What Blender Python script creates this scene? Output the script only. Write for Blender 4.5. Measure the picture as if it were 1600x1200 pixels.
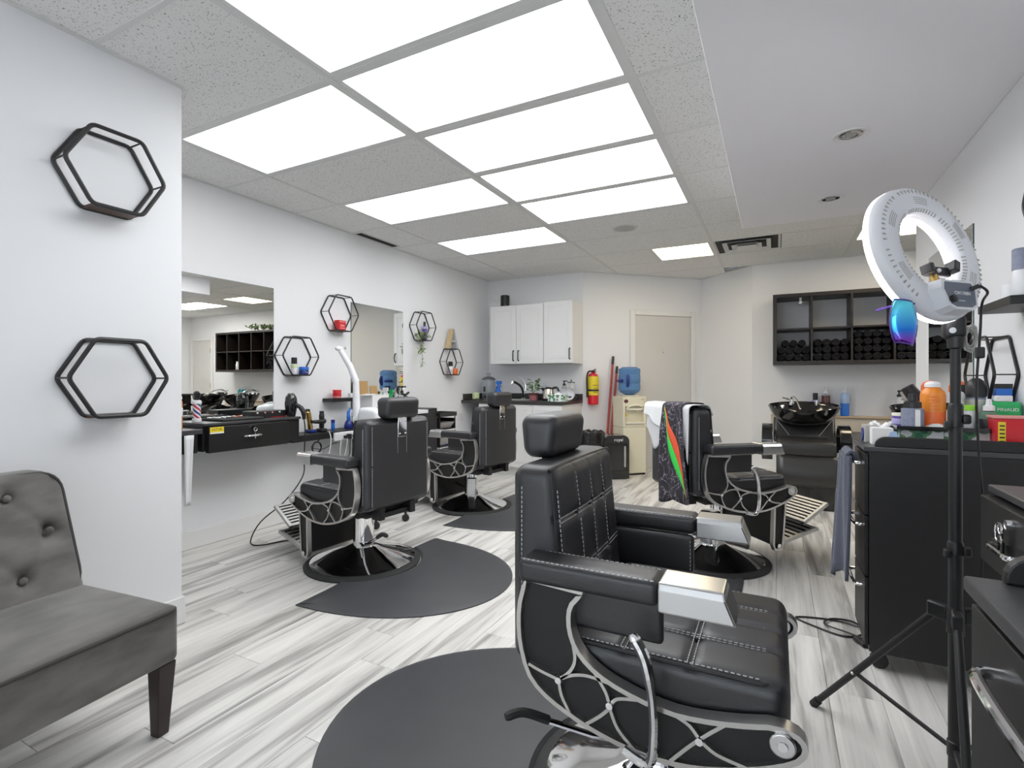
import bpy, bmesh, math, random
from mathutils import Vector, Matrix, Euler
R = math.radians
sc = bpy.context.scene
col = sc.collection
for _o in list(bpy.data.objects):
    bpy.data.objects.remove(_o)
random.seed(7)

# ------------------------------------------------------------------ camera, world, light, exposure
cam = bpy.data.cameras.new('camera')
cam_o = bpy.data.objects.new('camera', cam); col.objects.link(cam_o)
cam_o.location = (0, 0, 1.125)
cam_o.rotation_euler = (R(90), 0, 0.4762)
cam.sensor_width = 36.0; cam.lens = 36.0 * 799.7 / 1600.0
cam.shift_y = -4.6 / 1600.0
cam.clip_start = 0.02
sc.camera = cam_o

world = bpy.data.worlds.new('world'); sc.world = world; world.use_nodes = True
wbg = world.node_tree.nodes['Background']
wbg.inputs['Color'].default_value = (0.86, 0.93, 1.0, 1); wbg.inputs['Strength'].default_value = 3.8

PANEL = 4.7          # radiance of the cool ceiling panels near the camera; far ones are set brighter to lift the back
PANEL_LEFT = 3.9; PANEL_FAR = 6.8; PANEL_WARM = 9.5; PANEL_WASH = 14.0
sc.view_settings.view_transform = 'Standard'; sc.view_settings.look = 'None'
sc.view_settings.gamma = 1.0; sc.view_settings.use_curve_mapping = False
sc.view_settings.exposure = 0.10
sc.cycles.use_denoising = True
sc.cycles.max_bounces = 10; sc.cycles.diffuse_bounces = 6; sc.cycles.glossy_bounces = 6
sc.cycles.transmission_bounces = 8; sc.cycles.transparent_max_bounces = 12
sc.cycles.caustics_reflective = False; sc.cycles.caustics_refractive = False
sc.cycles.sample_clamp_indirect = 6.0

# ------------------------------------------------------------------ materials
def mat(name, color, rough=0.5, metal=0.0, emit=None, estr=0.0, bump=0.0, bscale=60.0, var=0.0, vscale=6.0,
        trans=0.0, alpha=1.0, coat=0.0, spec=None, sheen=0.0, stretch=None, rnd=0.0):
    m = bpy.data.materials.new(name); m.use_nodes = True
    nt = m.node_tree; p = nt.nodes['Principled BSDF']
    c = (color[0], color[1], color[2], 1)
    p.inputs['Base Color'].default_value = c
    p.inputs['Roughness'].default_value = rough; p.inputs['Metallic'].default_value = metal
    if emit: p.inputs['Emission Color'].default_value = (*emit, 1); p.inputs['Emission Strength'].default_value = estr
    if trans: p.inputs['Transmission Weight'].default_value = trans; p.inputs['IOR'].default_value = 1.2
    if alpha < 1: p.inputs['Alpha'].default_value = alpha
    if coat: p.inputs['Coat Weight'].default_value = coat; p.inputs['Coat Roughness'].default_value = 0.08
    if spec is not None: p.inputs['Specular IOR Level'].default_value = spec
    if sheen: p.inputs['Sheen Weight'].default_value = sheen; p.inputs['Sheen Roughness'].default_value = 0.4
    tc = nt.nodes.new('ShaderNodeTexCoord')
    vec = tc.outputs['Object']
    if stretch:
        mp = nt.nodes.new('ShaderNodeMapping'); mp.inputs['Scale'].default_value = stretch
        nt.links.new(vec, mp.inputs['Vector']); vec = mp.outputs['Vector']
    # every surface gets at least a faint procedural variation of its own colour
    v = var if var else 0.04
    n = nt.nodes.new('ShaderNodeTexNoise'); n.inputs['Scale'].default_value = vscale; n.inputs['Detail'].default_value = 5
    nt.links.new(vec, n.inputs['Vector'])
    mx = nt.nodes.new('ShaderNodeMix'); mx.data_type = 'RGBA'; mx.blend_type = 'MIX'
    mx.inputs[6].default_value = tuple(min(1, x * (1 - v)) for x in color) + (1,)
    mx.inputs[7].default_value = tuple(min(1, x * (1 + v)) for x in color) + (1,)
    nt.links.new(n.outputs['Fac'], mx.inputs[0]); outc = mx.outputs[2]
    if rnd:
        oi = nt.nodes.new('ShaderNodeObjectInfo'); hs = nt.nodes.new('ShaderNodeHueSaturation')
        mr = nt.nodes.new('ShaderNodeMapRange'); mr.inputs['To Min'].default_value = 1 - rnd; mr.inputs['To Max'].default_value = 1 + rnd
        nt.links.new(oi.outputs['Random'], mr.inputs['Value']); nt.links.new(mr.outputs['Result'], hs.inputs['Value'])
        nt.links.new(outc, hs.inputs['Color']); outc = hs.outputs['Color']
    nt.links.new(outc, p.inputs['Base Color'])
    if bump:
        nb = nt.nodes.new('ShaderNodeTexNoise'); nb.inputs['Scale'].default_value = bscale; nb.inputs['Detail'].default_value = 4
        nt.links.new(vec, nb.inputs['Vector'])
        b = nt.nodes.new('ShaderNodeBump'); b.inputs['Strength'].default_value = bump; b.inputs['Distance'].default_value = 0.004
        nt.links.new(nb.outputs['Fac'], b.inputs['Height']); nt.links.new(b.outputs['Normal'], p.inputs['Normal'])
    return m

def floor_mat():
    m = bpy.data.materials.new('grey_laminate'); m.use_nodes = True
    nt = m.node_tree; p = nt.nodes['Principled BSDF']; L = nt.links
    tc = nt.nodes.new('ShaderNodeTexCoord'); oi = nt.nodes.new('ShaderNodeObjectInfo')
    cmb = nt.nodes.new('ShaderNodeCombineXYZ'); mul = nt.nodes.new('ShaderNodeMath'); mul.operation = 'MULTIPLY'; mul.inputs[1].default_value = 37.0
    L.new(oi.outputs['Random'], mul.inputs[0]); L.new(mul.outputs[0], cmb.inputs['X']); L.new(mul.outputs[0], cmb.inputs['Y'])
    add = nt.nodes.new('ShaderNodeVectorMath'); add.operation = 'ADD'
    L.new(tc.outputs['Object'], add.inputs[0]); L.new(cmb.outputs[0], add.inputs[1])
    mp = nt.nodes.new('ShaderNodeMapping'); mp.inputs['Scale'].default_value = (9.0, 0.75, 1.0); L.new(add.outputs[0], mp.inputs['Vector'])
    n1 = nt.nodes.new('ShaderNodeTexNoise'); n1.inputs['Scale'].default_value = 1.5; n1.inputs['Detail'].default_value = 4; n1.inputs['Distortion'].default_value = 0.7
    L.new(mp.outputs[0], n1.inputs['Vector'])
    mp2 = nt.nodes.new('ShaderNodeMapping'); mp2.inputs['Scale'].default_value = (60.0, 2.0, 1.0); L.new(add.outputs[0], mp2.inputs['Vector'])
    n2 = nt.nodes.new('ShaderNodeTexNoise'); n2.inputs['Scale'].default_value = 1.3; n2.inputs['Detail'].default_value = 3; L.new(mp2.outputs[0], n2.inputs['Vector'])
    ad = nt.nodes.new('ShaderNodeMath'); ad.operation = 'MULTIPLY_ADD'; ad.inputs[1].default_value = 0.28
    L.new(n2.outputs['Fac'], ad.inputs[0]); L.new(n1.outputs['Fac'], ad.inputs[2])
    ad2 = nt.nodes.new('ShaderNodeMath'); ad2.operation = 'MULTIPLY_ADD'; ad2.inputs[1].default_value = 0.14
    L.new(oi.outputs['Random'], ad2.inputs[0]); L.new(ad.outputs[0], ad2.inputs[2])
    cr = nt.nodes.new('ShaderNodeValToRGB'); e = cr.color_ramp.elements
    e[0].position = 0.42; e[0].color = (0.22, 0.21, 0.20, 1); e[1].position = 0.92; e[1].color = (0.82, 0.80, 0.765, 1)
    a = cr.color_ramp.elements.new(0.58); a.color = (0.42, 0.405, 0.385, 1)
    b = cr.color_ramp.elements.new(0.70); b.color = (0.655, 0.64, 0.61, 1)
    L.new(ad2.outputs[0], cr.inputs['Fac']); L.new(cr.outputs['Color'], p.inputs['Base Color'])
    p.inputs['Roughness'].default_value = 0.33; p.inputs['Specular IOR Level'].default_value = 0.45
    bp = nt.nodes.new('ShaderNodeBump'); bp.inputs['Strength'].default_value = 0.06; L.new(n2.outputs['Fac'], bp.inputs['Height']); L.new(bp.outputs[0], p.inputs['Normal'])
    return m

def tile_mat():
    m = bpy.data.materials.new('fissured_ceiling_tile'); m.use_nodes = True
    nt = m.node_tree; p = nt.nodes['Principled BSDF']; L = nt.links
    tc = nt.nodes.new('ShaderNodeTexCoord')
    n = nt.nodes.new('ShaderNodeTexNoise'); n.inputs['Scale'].default_value = 130; n.inputs['Detail'].default_value = 3; L.new(tc.outputs['Object'], n.inputs['Vector'])
    cr = nt.nodes.new('ShaderNodeValToRGB'); e = cr.color_ramp.elements
    e[0].position = 0.30; e[0].color = (0.22, 0.215, 0.20, 1); e[1].position = 0.40; e[1].color = (0.80, 0.80, 0.785, 1)
    L.new(n.outputs['Fac'], cr.inputs['Fac']); L.new(cr.outputs['Color'], p.inputs['Base Color'])
    bp = nt.nodes.new('ShaderNodeBump'); bp.inputs['Strength'].default_value = 0.25; bp.inputs['Distance'].default_value = 0.003
    L.new(n.outputs['Fac'], bp.inputs['Height']); L.new(bp.outputs[0], p.inputs['Normal'])
    p.inputs['Roughness'].default_value = 0.95
    return m

def stripes_mat():   # diagonal red / white / blue barber stripes
    m = bpy.data.materials.new('barber_stripes'); m.use_nodes = True
    nt = m.node_tree; p = nt.nodes['Principled BSDF']; L = nt.links
    tc = nt.nodes.new('ShaderNodeTexCoord'); sep = nt.nodes.new('ShaderNodeSeparateXYZ'); L.new(tc.outputs['Object'], sep.inputs[0])
    at = nt.nodes.new('ShaderNodeMath'); at.operation = 'ARCTAN2'; L.new(sep.outputs['Y'], at.inputs[0]); L.new(sep.outputs['X'], at.inputs[1])
    k = nt.nodes.new('ShaderNodeMath'); k.operation = 'MULTIPLY'; k.inputs[1].default_value = 2 / (2 * math.pi); L.new(at.outputs[0], k.inputs[0])
    z = nt.nodes.new('ShaderNodeMath'); z.operation = 'MULTIPLY_ADD'; z.inputs[1].default_value = 17.0; L.new(sep.outputs['Z'], z.inputs[0]); L.new(k.outputs[0], z.inputs[2])
    fr = nt.nodes.new('ShaderNodeMath'); fr.operation = 'FRACT'; L.new(z.outputs[0], fr.inputs[0])
    cr = nt.nodes.new('ShaderNodeValToRGB'); cr.color_ramp.interpolation = 'CONSTANT'; e = cr.color_ramp.elements
    e[0].position = 0; e[0].color = (0.8, 0.8, 0.82, 1); e[1].position = 0.25; e[1].color = (0.55, 0.02, 0.05, 1)
    a = e.new(0.5); a.color = (0.8, 0.8, 0.82, 1); b = e.new(0.75); b.color = (0.03, 0.05, 0.25, 1)
    L.new(fr.outputs[0], cr.inputs['Fac']); L.new(cr.outputs['Color'], p.inputs['Base Color']); p.inputs['Roughness'].default_value = 0.35
    return m

def leaf_print(name, scale=22.0):    # flat printed foliage on tissue boxes
    m = bpy.data.materials.new(name); m.use_nodes = True
    nt = m.node_tree; p = nt.nodes['Principled BSDF']; L = nt.links
    tc = nt.nodes.new('ShaderNodeTexCoord'); mp = nt.nodes.new('ShaderNodeMapping'); mp.inputs['Rotation'].default_value = (0.5, 0.6, 0.7); mp.inputs['Scale'].default_value = (1, 1.9, 1)
    L.new(tc.outputs['Object'], mp.inputs['Vector'])
    vo = nt.nodes.new('ShaderNodeTexVoronoi'); vo.inputs['Scale'].default_value = scale; L.new(mp.outputs[0], vo.inputs['Vector'])
    cr = nt.nodes.new('ShaderNodeValToRGB'); cr.color_ramp.interpolation = 'CONSTANT'; e = cr.color_ramp.elements
    e[0].position = 0; e[0].color = (0.03, 0.16, 0.09, 1); e[1].position = 0.52; e[1].color = (0.78, 0.8, 0.8, 1)
    a = e.new(0.30); a.color = (0.12, 0.28, 0.14, 1)
    L.new(vo.outputs['Distance'], cr.inputs['Fac']); L.new(cr.outputs['Color'], p.inputs['Base Color']); p.inputs['Roughness'].default_value = 0.6
    return m

def scribble_mat():   # black cape fabric with a loose white and purple scribble print
    m = bpy.data.materials.new('scribbled_cape'); m.use_nodes = True
    nt = m.node_tree; p = nt.nodes['Principled BSDF']; L = nt.links
    tc = nt.nodes.new('ShaderNodeTexCoord')
    w = nt.nodes.new('ShaderNodeTexNoise'); w.inputs['Scale'].default_value = 19; w.inputs['Detail'].default_value = 4; L.new(tc.outputs['Object'], w.inputs['Vector'])
    sb = nt.nodes.new('ShaderNodeMath'); sb.operation = 'SUBTRACT'; sb.inputs[1].default_value = 0.5; L.new(w.outputs['Fac'], sb.inputs[0])
    ab = nt.nodes.new('ShaderNodeMath'); ab.operation = 'ABSOLUTE'; L.new(sb.outputs[0], ab.inputs[0])
    lt = nt.nodes.new('ShaderNodeMath'); lt.operation = 'LESS_THAN'; lt.inputs[1].default_value = 0.014; L.new(ab.outputs[0], lt.inputs[0])
    mx = nt.nodes.new('ShaderNodeMix'); mx.data_type = 'RGBA'; L.new(lt.outputs[0], mx.inputs[0])
    mx.inputs[6].default_value = (0.022, 0.02, 0.026, 1); mx.inputs[7].default_value = (0.23, 0.2, 0.25, 1)
    L.new(mx.outputs[2], p.inputs['Base Color']); p.inputs['Roughness'].default_value = 0.75
    return m

M = {}
M['wall'] = mat('white_wall_paint', (0.83, 0.835, 0.85), 0.7, bump=0.05, bscale=180, var=0.012, vscale=1.5)
M['wall_warm'] = M['wall']
M['trim'] = mat('white_trim_paint', (0.80, 0.80, 0.79), 0.4, var=0.01)
M['door'] = mat('grey_white_door', (0.66, 0.65, 0.63), 0.5, var=0.02)
M['floor'] = floor_mat(); M['tile'] = tile_mat()
M['tbar'] = mat('white_t_bar', (0.70, 0.70, 0.69), 0.6, var=0.02)
M['dark_gap'] = mat('dark_joint', (0.05, 0.05, 0.05), 0.9)
M['soffit'] = mat('soffit_paint', (0.85, 0.84, 0.87), 0.75, bump=0.04, bscale=160, var=0.01)
M['panel'] = mat('cool_light_diffuser', (0.9, 0.9, 0.9), 0.6, emit=(0.965, 0.985, 1.0), estr=PANEL)
M['panel_warm'] = mat('warm_light_diffuser', (0.9, 0.88, 0.8), 0.6, emit=(1.0, 0.84, 0.58), estr=PANEL_WARM)
M['panel_far'] = mat('bright_light_diffuser', (0.9, 0.9, 0.9), 0.6, emit=(0.975, 0.985, 1.0), estr=PANEL_FAR)
M['panel_left'] = mat('left_light_diffuser', (0.9, 0.9, 0.9), 0.6, emit=(0.965, 0.985, 1.0), estr=PANEL_LEFT)
M['panel_wash'] = mat('wash_light_diffuser', (0.9, 0.9, 0.9), 0.6, emit=(1.0, 0.97, 0.92), estr=PANEL_WASH)
M['mirror'] = mat('mirror_silver', (0.93, 0.95, 0.94), 0.0, 1.0, var=0.002)
M['glass_edge'] = mat('green_glass_edge', (0.03, 0.10, 0.085), 0.15)
M['leather'] = mat('black_leather', (0.017, 0.017, 0.020), 0.40, bump=0.12, bscale=420, var=0.1, spec=0.75)
M['leather_wash'] = mat('worn_black_leather', (0.028, 0.027, 0.026), 0.33, bump=0.1, bscale=300, var=0.12, spec=0.6)
M['stitch'] = mat('grey_thread', (0.58, 0.58, 0.59), 0.8)
M['chrome'] = mat('polished_chrome', (0.86, 0.86, 0.87), 0.06, 1.0, var=0.01)
M['satin'] = mat('brushed_aluminium', (0.70, 0.70, 0.70), 0.24, 1.0, var=0.03, vscale=40)
M['frame_metal'] = mat('cast_alloy', (0.60, 0.585, 0.565), 0.30, 1.0, var=0.04)
M['black_plastic'] = mat('black_plastic', (0.014, 0.014, 0.015), 0.42, var=0.05)
M['black_gloss'] = mat('black_gloss', (0.008, 0.008, 0.009), 0.09, var=0.02, coat=0.5)
M['black_metal'] = mat('black_powder_coat', (0.016, 0.016, 0.017), 0.45, var=0.04)
M['slat_alloy'] = mat('ribbed_alloy', (0.50, 0.50, 0.49), 0.42, 1.0, var=0.05)
M['pocket'] = mat('dark_pocket_panel', (0.017, 0.016, 0.016), 0.62, bump=0.1, bscale=300)
M['rubber'] = mat('black_rubber', (0.022, 0.022, 0.022), 0.7, bump=0.08, bscale=200)
M['matfoam'] = mat('charcoal_vinyl_mat', (0.050, 0.051, 0.056), 0.5, bump=0.06, bscale=260, var=0.16, vscale=7)
M['laminate'] = mat('black_woodgrain_laminate', (0.010, 0.0095, 0.0098), 0.42, bump=0.1, bscale=40, var=0.15, stretch=(3, 3, 30))
M['laminate_top'] = mat('grey_black_laminate_top', (0.055, 0.054, 0.058), 0.33, bump=0.06, bscale=80, var=0.1)
M['espresso'] = mat('espresso_wood', (0.013, 0.009, 0.008), 0.42, var=0.15, stretch=(2, 30, 30))
M['velvet'] = mat('grey_velvet', (0.150, 0.142, 0.132), 0.85, sheen=0.35, var=1.0, vscale=7.5, stretch=(1.0, 0.55, 1.6), bump=0.05, bscale=90)
M['piping'] = mat('dark_grey_piping', (0.055, 0.053, 0.05), 0.85)
M['legwood'] = mat('dark_brown_leg', (0.022, 0.012, 0.010), 0.3, var=0.2)
M['cabinet'] = mat('white_thermofoil', (0.80, 0.80, 0.79), 0.38, var=0.01)
M['counter'] = mat('charcoal_speckle_laminate', (0.045, 0.043, 0.042), 0.28, var=0.5, vscale=90)
M['white'] = mat('white_plastic', (0.80, 0.81, 0.83), 0.35, var=0.02)
M['white_fabric'] = mat('white_terry', (0.78, 0.79, 0.80), 0.95, bump=0.5, bscale=160, var=0.03)
M['grey_fabric'] = mat('pale_grey_cotton', (0.60, 0.60, 0.62), 0.9, bump=0.2, bscale=200, var=0.03)
M['paper'] = mat('white_paper', (0.80, 0.80, 0.79), 0.8)
M['cream'] = mat('cream_plastic', (0.76, 0.71, 0.55), 0.4, var=0.03)
M['cream_lid'] = mat('pale_cream_plastic', (0.80, 0.77, 0.66), 0.4)
M['blue_water'] = mat('blue_water_bottle', (0.16, 0.33, 0.62), 0.12, trans=0.35, var=0.08)
M['blue_dark'] = mat('navy_plastic', (0.012, 0.03, 0.20), 0.3)
M['blue'] = mat('bright_blue_plastic', (0.02, 0.16, 0.62), 0.3)
M['red'] = mat('red_plastic', (0.62, 0.015, 0.025), 0.3, var=0.05)
M['red_lid'] = mat('pale_red_translucent', (0.75, 0.30, 0.28), 0.35)
M['red_pole'] = mat('brick_red_pole', (0.40, 0.05, 0.035), 0.45, var=0.15)
M['yellow'] = mat('yellow_print', (0.80, 0.62, 0.03), 0.5)
M['green'] = mat('bright_green', (0.02, 0.42, 0.12), 0.4)
M['lime'] = mat('lime_green', (0.35, 0.80, 0.05), 0.4)
M['mint'] = mat('pale_green_wax', (0.62, 0.72, 0.42), 0.5)
M['orange'] = mat('orange_print', (0.80, 0.26, 0.03), 0.35, var=0.06)
M['orange_hot'] = mat('hot_orange', (0.78, 0.16, 0.03), 0.4)
M['purple'] = mat('dark_purple', (0.10, 0.05, 0.30), 0.3)
M['lilac'] = mat('lilac_print', (0.42, 0.40, 0.66), 0.4)
M['greyblue'] = mat('grey_blue_print', (0.23, 0.25, 0.34), 0.45, var=0.35, vscale=80)
M['teal'] = mat('teal_plastic', (0.02, 0.33, 0.36), 0.35)
M['gold'] = mat('polished_gold', (0.75, 0.50, 0.18), 0.2, 1.0)
M['brass'] = mat('brass', (0.70, 0.47, 0.15), 0.25, 1.0)
M['wood_pale'] = mat('pale_beige_wood', (0.50, 0.38, 0.25), 0.5, var=0.12, stretch=(2, 20, 20))
M['wood_board'] = mat('whitewashed_wood', (0.58, 0.52, 0.43), 0.55, var=0.1)
M['letter_wood'] = mat('tan_letter_wood', (0.55, 0.42, 0.24), 0.55, var=0.15)
M['letter_grey'] = mat('distressed_grey_letter', (0.50, 0.51, 0.52), 0.6, var=0.25, vscale=30)
M['hexwood'] = mat('walnut_shelf_board', (0.06, 0.028, 0.014), 0.5, var=0.2)
M['leaf'] = mat('green_leaf', (0.10, 0.20, 0.045), 0.55, var=0.35, vscale=20)
M['leaf2'] = mat('pale_green_leaf', (0.26, 0.34, 0.13), 0.55, var=0.3, vscale=20)
M['soil_pot'] = mat('patterned_plum_pot', (0.42, 0.16, 0.17), 0.4, var=0.6, vscale=60)
M['pot_rim'] = mat('brown_pot_rim', (0.10, 0.03, 0.03), 0.4)
M['clear'] = mat('clear_glass', (0.90, 0.94, 0.95), 0.03, trans=1.0, var=0.003)
M['clear_tint'] = mat('clear_plastic', (0.80, 0.86, 0.92), 0.08, trans=0.85, var=0.01)
M['steel'] = mat('stainless_steel', (0.62, 0.58, 0.52), 0.22, 1.0)
M['card'] = mat('brown_cardboard', (0.42, 0.26, 0.11), 0.8, var=0.1)
M['towel_black'] = mat('black_terry', (0.0055, 0.0055, 0.009), 0.95, bump=0.6, bscale=220, var=0.2, rnd=0.35)
M['towel_navy'] = mat('slate_terry', (0.075, 0.085, 0.12), 0.95, bump=0.8, bscale=190, var=0.25, sheen=0.3)
M['cape'] = scribble_mat()
M['cape_green'] = mat('neon_green_stripe', (0.04, 0.62, 0.08), 0.7)
M['cape_red'] = mat('coral_red_stripe', (0.78, 0.10, 0.04), 0.7)
M['bin_bag'] = mat('black_bin_bag', (0.012, 0.012, 0.013), 0.22, bump=0.8, bscale=40)
M['led'] = mat('ring_led', (1, 1, 1), 0.5, emit=(1.0, 0.95, 0.97), estr=6.0)
M['ring_white'] = mat('ring_light_housing', (0.74, 0.75, 0.78), 0.4, var=0.02)
M['ring_grey'] = mat('slate_plate', (0.10, 0.12, 0.16), 0.4)
M['lens'] = bpy.data.materials.new('blue_mirror_lens')
M['stripes'] = stripes_mat(); M['leafbox'] = leaf_print('leaf_print'); M['leafbox_small'] = leaf_print('small_leaf_print', 34)
M['grille'] = mat('dark_vent', (0.03, 0.03, 0.028), 0.8)
M['vent_grey'] = mat('vent_grey_metal', (0.42, 0.41, 0.39), 0.5)
M['glow_blue'] = mat('pale_blue_display', (0.45, 0.60, 0.85), 0.3)
M['outside_glass'] = mat('window_glass', (1, 1, 1), 0.0, alpha=0.06, var=0.001)
def _lens():
    m = M['lens']; m.use_nodes = True; nt = m.node_tree; p = nt.nodes['Principled BSDF']; L = nt.links
    tc = nt.nodes.new('ShaderNodeTexCoord'); sp = nt.nodes.new('ShaderNodeSeparateXYZ'); L.new(tc.outputs['Object'], sp.inputs[0])
    mr = nt.nodes.new('ShaderNodeMapRange'); mr.inputs['From Min'].default_value = -0.05; mr.inputs['From Max'].default_value = 0.05; L.new(sp.outputs['Z'], mr.inputs['Value'])
    cr = nt.nodes.new('ShaderNodeValToRGB'); e = cr.color_ramp.elements
    e[0].position = 0.05; e[0].color = (0.22, 0.06, 0.5, 1); e[1].position = 0.9; e[1].color = (0.15, 0.75, 0.95, 1)
    a = e.new(0.3); a.color = (0.02, 0.2, 0.75, 1); L.new(mr.outputs[0], cr.inputs['Fac']); L.new(cr.outputs['Color'], p.inputs['Base Color'])
    p.inputs['Metallic'].default_value = 0.85; p.inputs['Roughness'].default_value = 0.08
_lens()

# ------------------------------------------------------------------ mesh builder
class MB:
    def __init__(s): s.v = []; s.f = []
    def add(s, vs, fs):
        n = len(s.v); s.v += [tuple(x) for x in vs]; s.f += [tuple(i + n for i in f) for f in fs]; return s
    def box(s, x0, x1, y0, y1, z0, z1):
        return s.add([(x0,y0,z0),(x1,y0,z0),(x1,y1,z0),(x0,y1,z0),(x0,y0,z1),(x1,y0,z1),(x1,y1,z1),(x0,y1,z1)],
                     [(3,2,1,0),(4,5,6,7),(0,1,5,4),(1,2,6,5),(2,3,7,6),(3,0,4,7)])
    def obox(s, c, sz, m=None):
        c = Vector(c); h = [x / 2 for x in sz]; m = m or Matrix.Identity(3)
        vs = [c + m @ Vector((a*h[0], b*h[1], d*h[2])) for d in (-1,1) for a, b in ((-1,-1),(1,-1),(1,1),(-1,1))]
        return s.add(vs, [(3,2,1,0),(4,5,6,7),(0,1,5,4),(1,2,6,5),(2,3,7,6),(3,0,4,7)])
    def taper(s, c0, s0, c1, s1):      # frustum between two axis-aligned rectangles
        vs = []
        for c, z in ((c0, s0), (c1, s1)):
            vs += [(c[0]+a*z[0]/2, c[1]+b*z[1]/2, c[2]) for a, b in ((-1,-1),(1,-1),(1,1),(-1,1))]
        return s.add(vs, [(3,2,1,0),(4,5,6,7),(0,1,5,4),(1,2,6,5),(2,3,7,6),(3,0,4,7)])
    def cyl(s, p0, p1, r0, r1=None, seg=16, caps=True):
        r1 = r0 if r1 is None else r1
        p0, p1 = Vector(p0), Vector(p1); d = (p1 - p0).normalized()
        a = d.orthogonal().normalized(); b = d.cross(a); vs = []
        for p, r in ((p0, r0), (p1, r1)):
            vs += [p + (a*math.cos(2*math.pi*i/seg) + b*math.sin(2*math.pi*i/seg))*r for i in range(seg)]
        fs = [(i, (i+1)%seg, seg+(i+1)%seg, seg+i) for i in range(seg)]
        if caps: fs += [tuple(reversed(range(seg))), tuple(range(seg, 2*seg))]
        return s.add(vs, fs)
    def lathe(s, prof, c=(0,0,0), seg=24, m=None, sx=1.0, sy=1.0):
        c = Vector(c); m = m or Matrix.Identity(3); vs = []; fs = []; n = len(prof)
        for r, z in prof:
            vs += [c + m @ Vector((math.cos(2*math.pi*i/seg)*r*sx, math.sin(2*math.pi*i/seg)*r*sy, z)) for i in range(seg)]
        for k in range(n-1):
            for i in range(seg):
                j = (i+1) % seg; fs.append((k*seg+i, k*seg+j, (k+1)*seg+j, (k+1)*seg+i))
        fs.append(tuple(reversed(range(seg)))); fs.append(tuple(range((n-1)*seg, n*seg)))
        return s.add(vs, fs)
    def ring(s, prof, c=(0,0,0), seg=48, m=None):   # closed profile swept round z: (r,z) loop
        c = Vector(c); m = m or Matrix.Identity(3); vs = []; fs = []; n = len(prof)
        for i in range(seg):
            a = 2*math.pi*i/seg; vs += [c + m @ Vector((math.cos(a)*r, math.sin(a)*r, z)) for r, z in prof]
        for i in range(seg):
            j = (i+1) % seg
            for k in range(n):
                l = (k+1) % n; fs.append((i*n+k, j*n+k, j*n+l, i*n+l))
        return s.add(vs, fs)
    def tube(s, pts, r, seg=8, closed=False):
        P = [Vector(p) for p in pts]; n = len(P); vs = []; fs = []; up = None
        rr = r if isinstance(r, (list, tuple)) else [r]*n
        for i in range(n):
            if closed: t = (P[(i+1)%n] - P[i-1]).normalized()
            else: t = (P[min(i+1,n-1)] - P[max(i-1,0)]).normalized()
            if up is None: up = t.orthogonal().normalized()
            up = (up - t*up.dot(t)); up = up.normalized() if up.length > 1e-6 else t.orthogonal().normalized()
            b = t.cross(up)
            vs += [P[i] + (up*math.cos(2*math.pi*k/seg) + b*math.sin(2*math.pi*k/seg))*rr[i] for k in range(seg)]
        for i in range(n if closed else n-1):
            j = (i+1) % n
            for k in range(seg):
                l = (k+1) % seg; fs.append((i*seg+k, i*seg+l, j*seg+l, j*seg+k))
        if not closed: fs += [tuple(reversed(range(seg))), tuple(range((n-1)*seg, n*seg))]
        return s.add(vs, fs)
    def prism(s, poly, f0, f1):        # poly: 2-D points; f0/f1 map (a,b) to 3-D on the two faces
        n = len(poly); vs = [f0(*p) for p in poly] + [f1(*p) for p in poly]
        fs = [tuple(reversed(range(n))), tuple(range(n, 2*n))] + [(i, (i+1)%n, n+(i+1)%n, n+i) for i in range(n)]
        return s.add(vs, fs)
    def ribbon(s, pts, w, f0, f1, closed=False):    # flat strip of width w along a 2-D polyline, given depth by f0..f1
        P = [Vector((p[0], p[1])) for p in pts]; n = len(P); Lp = []; Rp = []
        for i in range(n):
            if closed: t = P[(i+1)%n] - P[i-1]
            else: t = P[min(i+1,n-1)] - P[max(i-1,0)]
            t = t.normalized(); nn = Vector((-t.y, t.x))*w/2; Lp.append(P[i]+nn); Rp.append(P[i]-nn)
        vs = [f0(*p) for p in Lp] + [f0(*p) for p in Rp] + [f1(*p) for p in Lp] + [f1(*p) for p in Rp]; fs = []
        for i in range(n if closed else n-1):
            j = (i+1) % n
            fs += [(i, j, n+j, n+i), (2*n+i, 3*n+i, 3*n+j, 2*n+j), (i, 2*n+i, 2*n+j, j), (n+i, n+j, 3*n+j, 3*n+i)]
        if not closed: fs += [(0, n, 3*n, 2*n), (n-1, 3*n-1, 4*n-1, 2*n-1)]
        return s.add(vs, fs)
    def rbox(s, c, sz, r, n=(6,6,3), disp=None, rs=3, warp=None):    # rounded box, welded, optional displacement
        c = Vector(c); h = [x/2 for x in sz]; idx = {}
        def axis(k):
            a = [ -h[k] + r*i/rs for i in range(rs) ]; m_ = [ -h[k]+r + (2*h[k]-2*r)*i/n[k] for i in range(n[k]+1) ]
            return a + m_ + [ h[k]-r + r*(i+1)/rs for i in range(rs) ]
        A = [axis(k) for k in range(3)]; vs = []; fs = []
        def vert(p):
            key = tuple(round(x, 6) for x in p)
            if key in idx: return idx[key]
            q = Vector([max(-h[k]+r, min(h[k]-r, p[k])) for k in range(3)]); d = Vector(p) - q
            nn = d.normalized() if d.length > 1e-9 else Vector((0,0,1)); o = q + nn*r
            if disp: o = o + disp(o, nn)
            if warp: o = warp(o)
            idx[key] = len(vs); vs.append(o + c); return idx[key]
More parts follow.
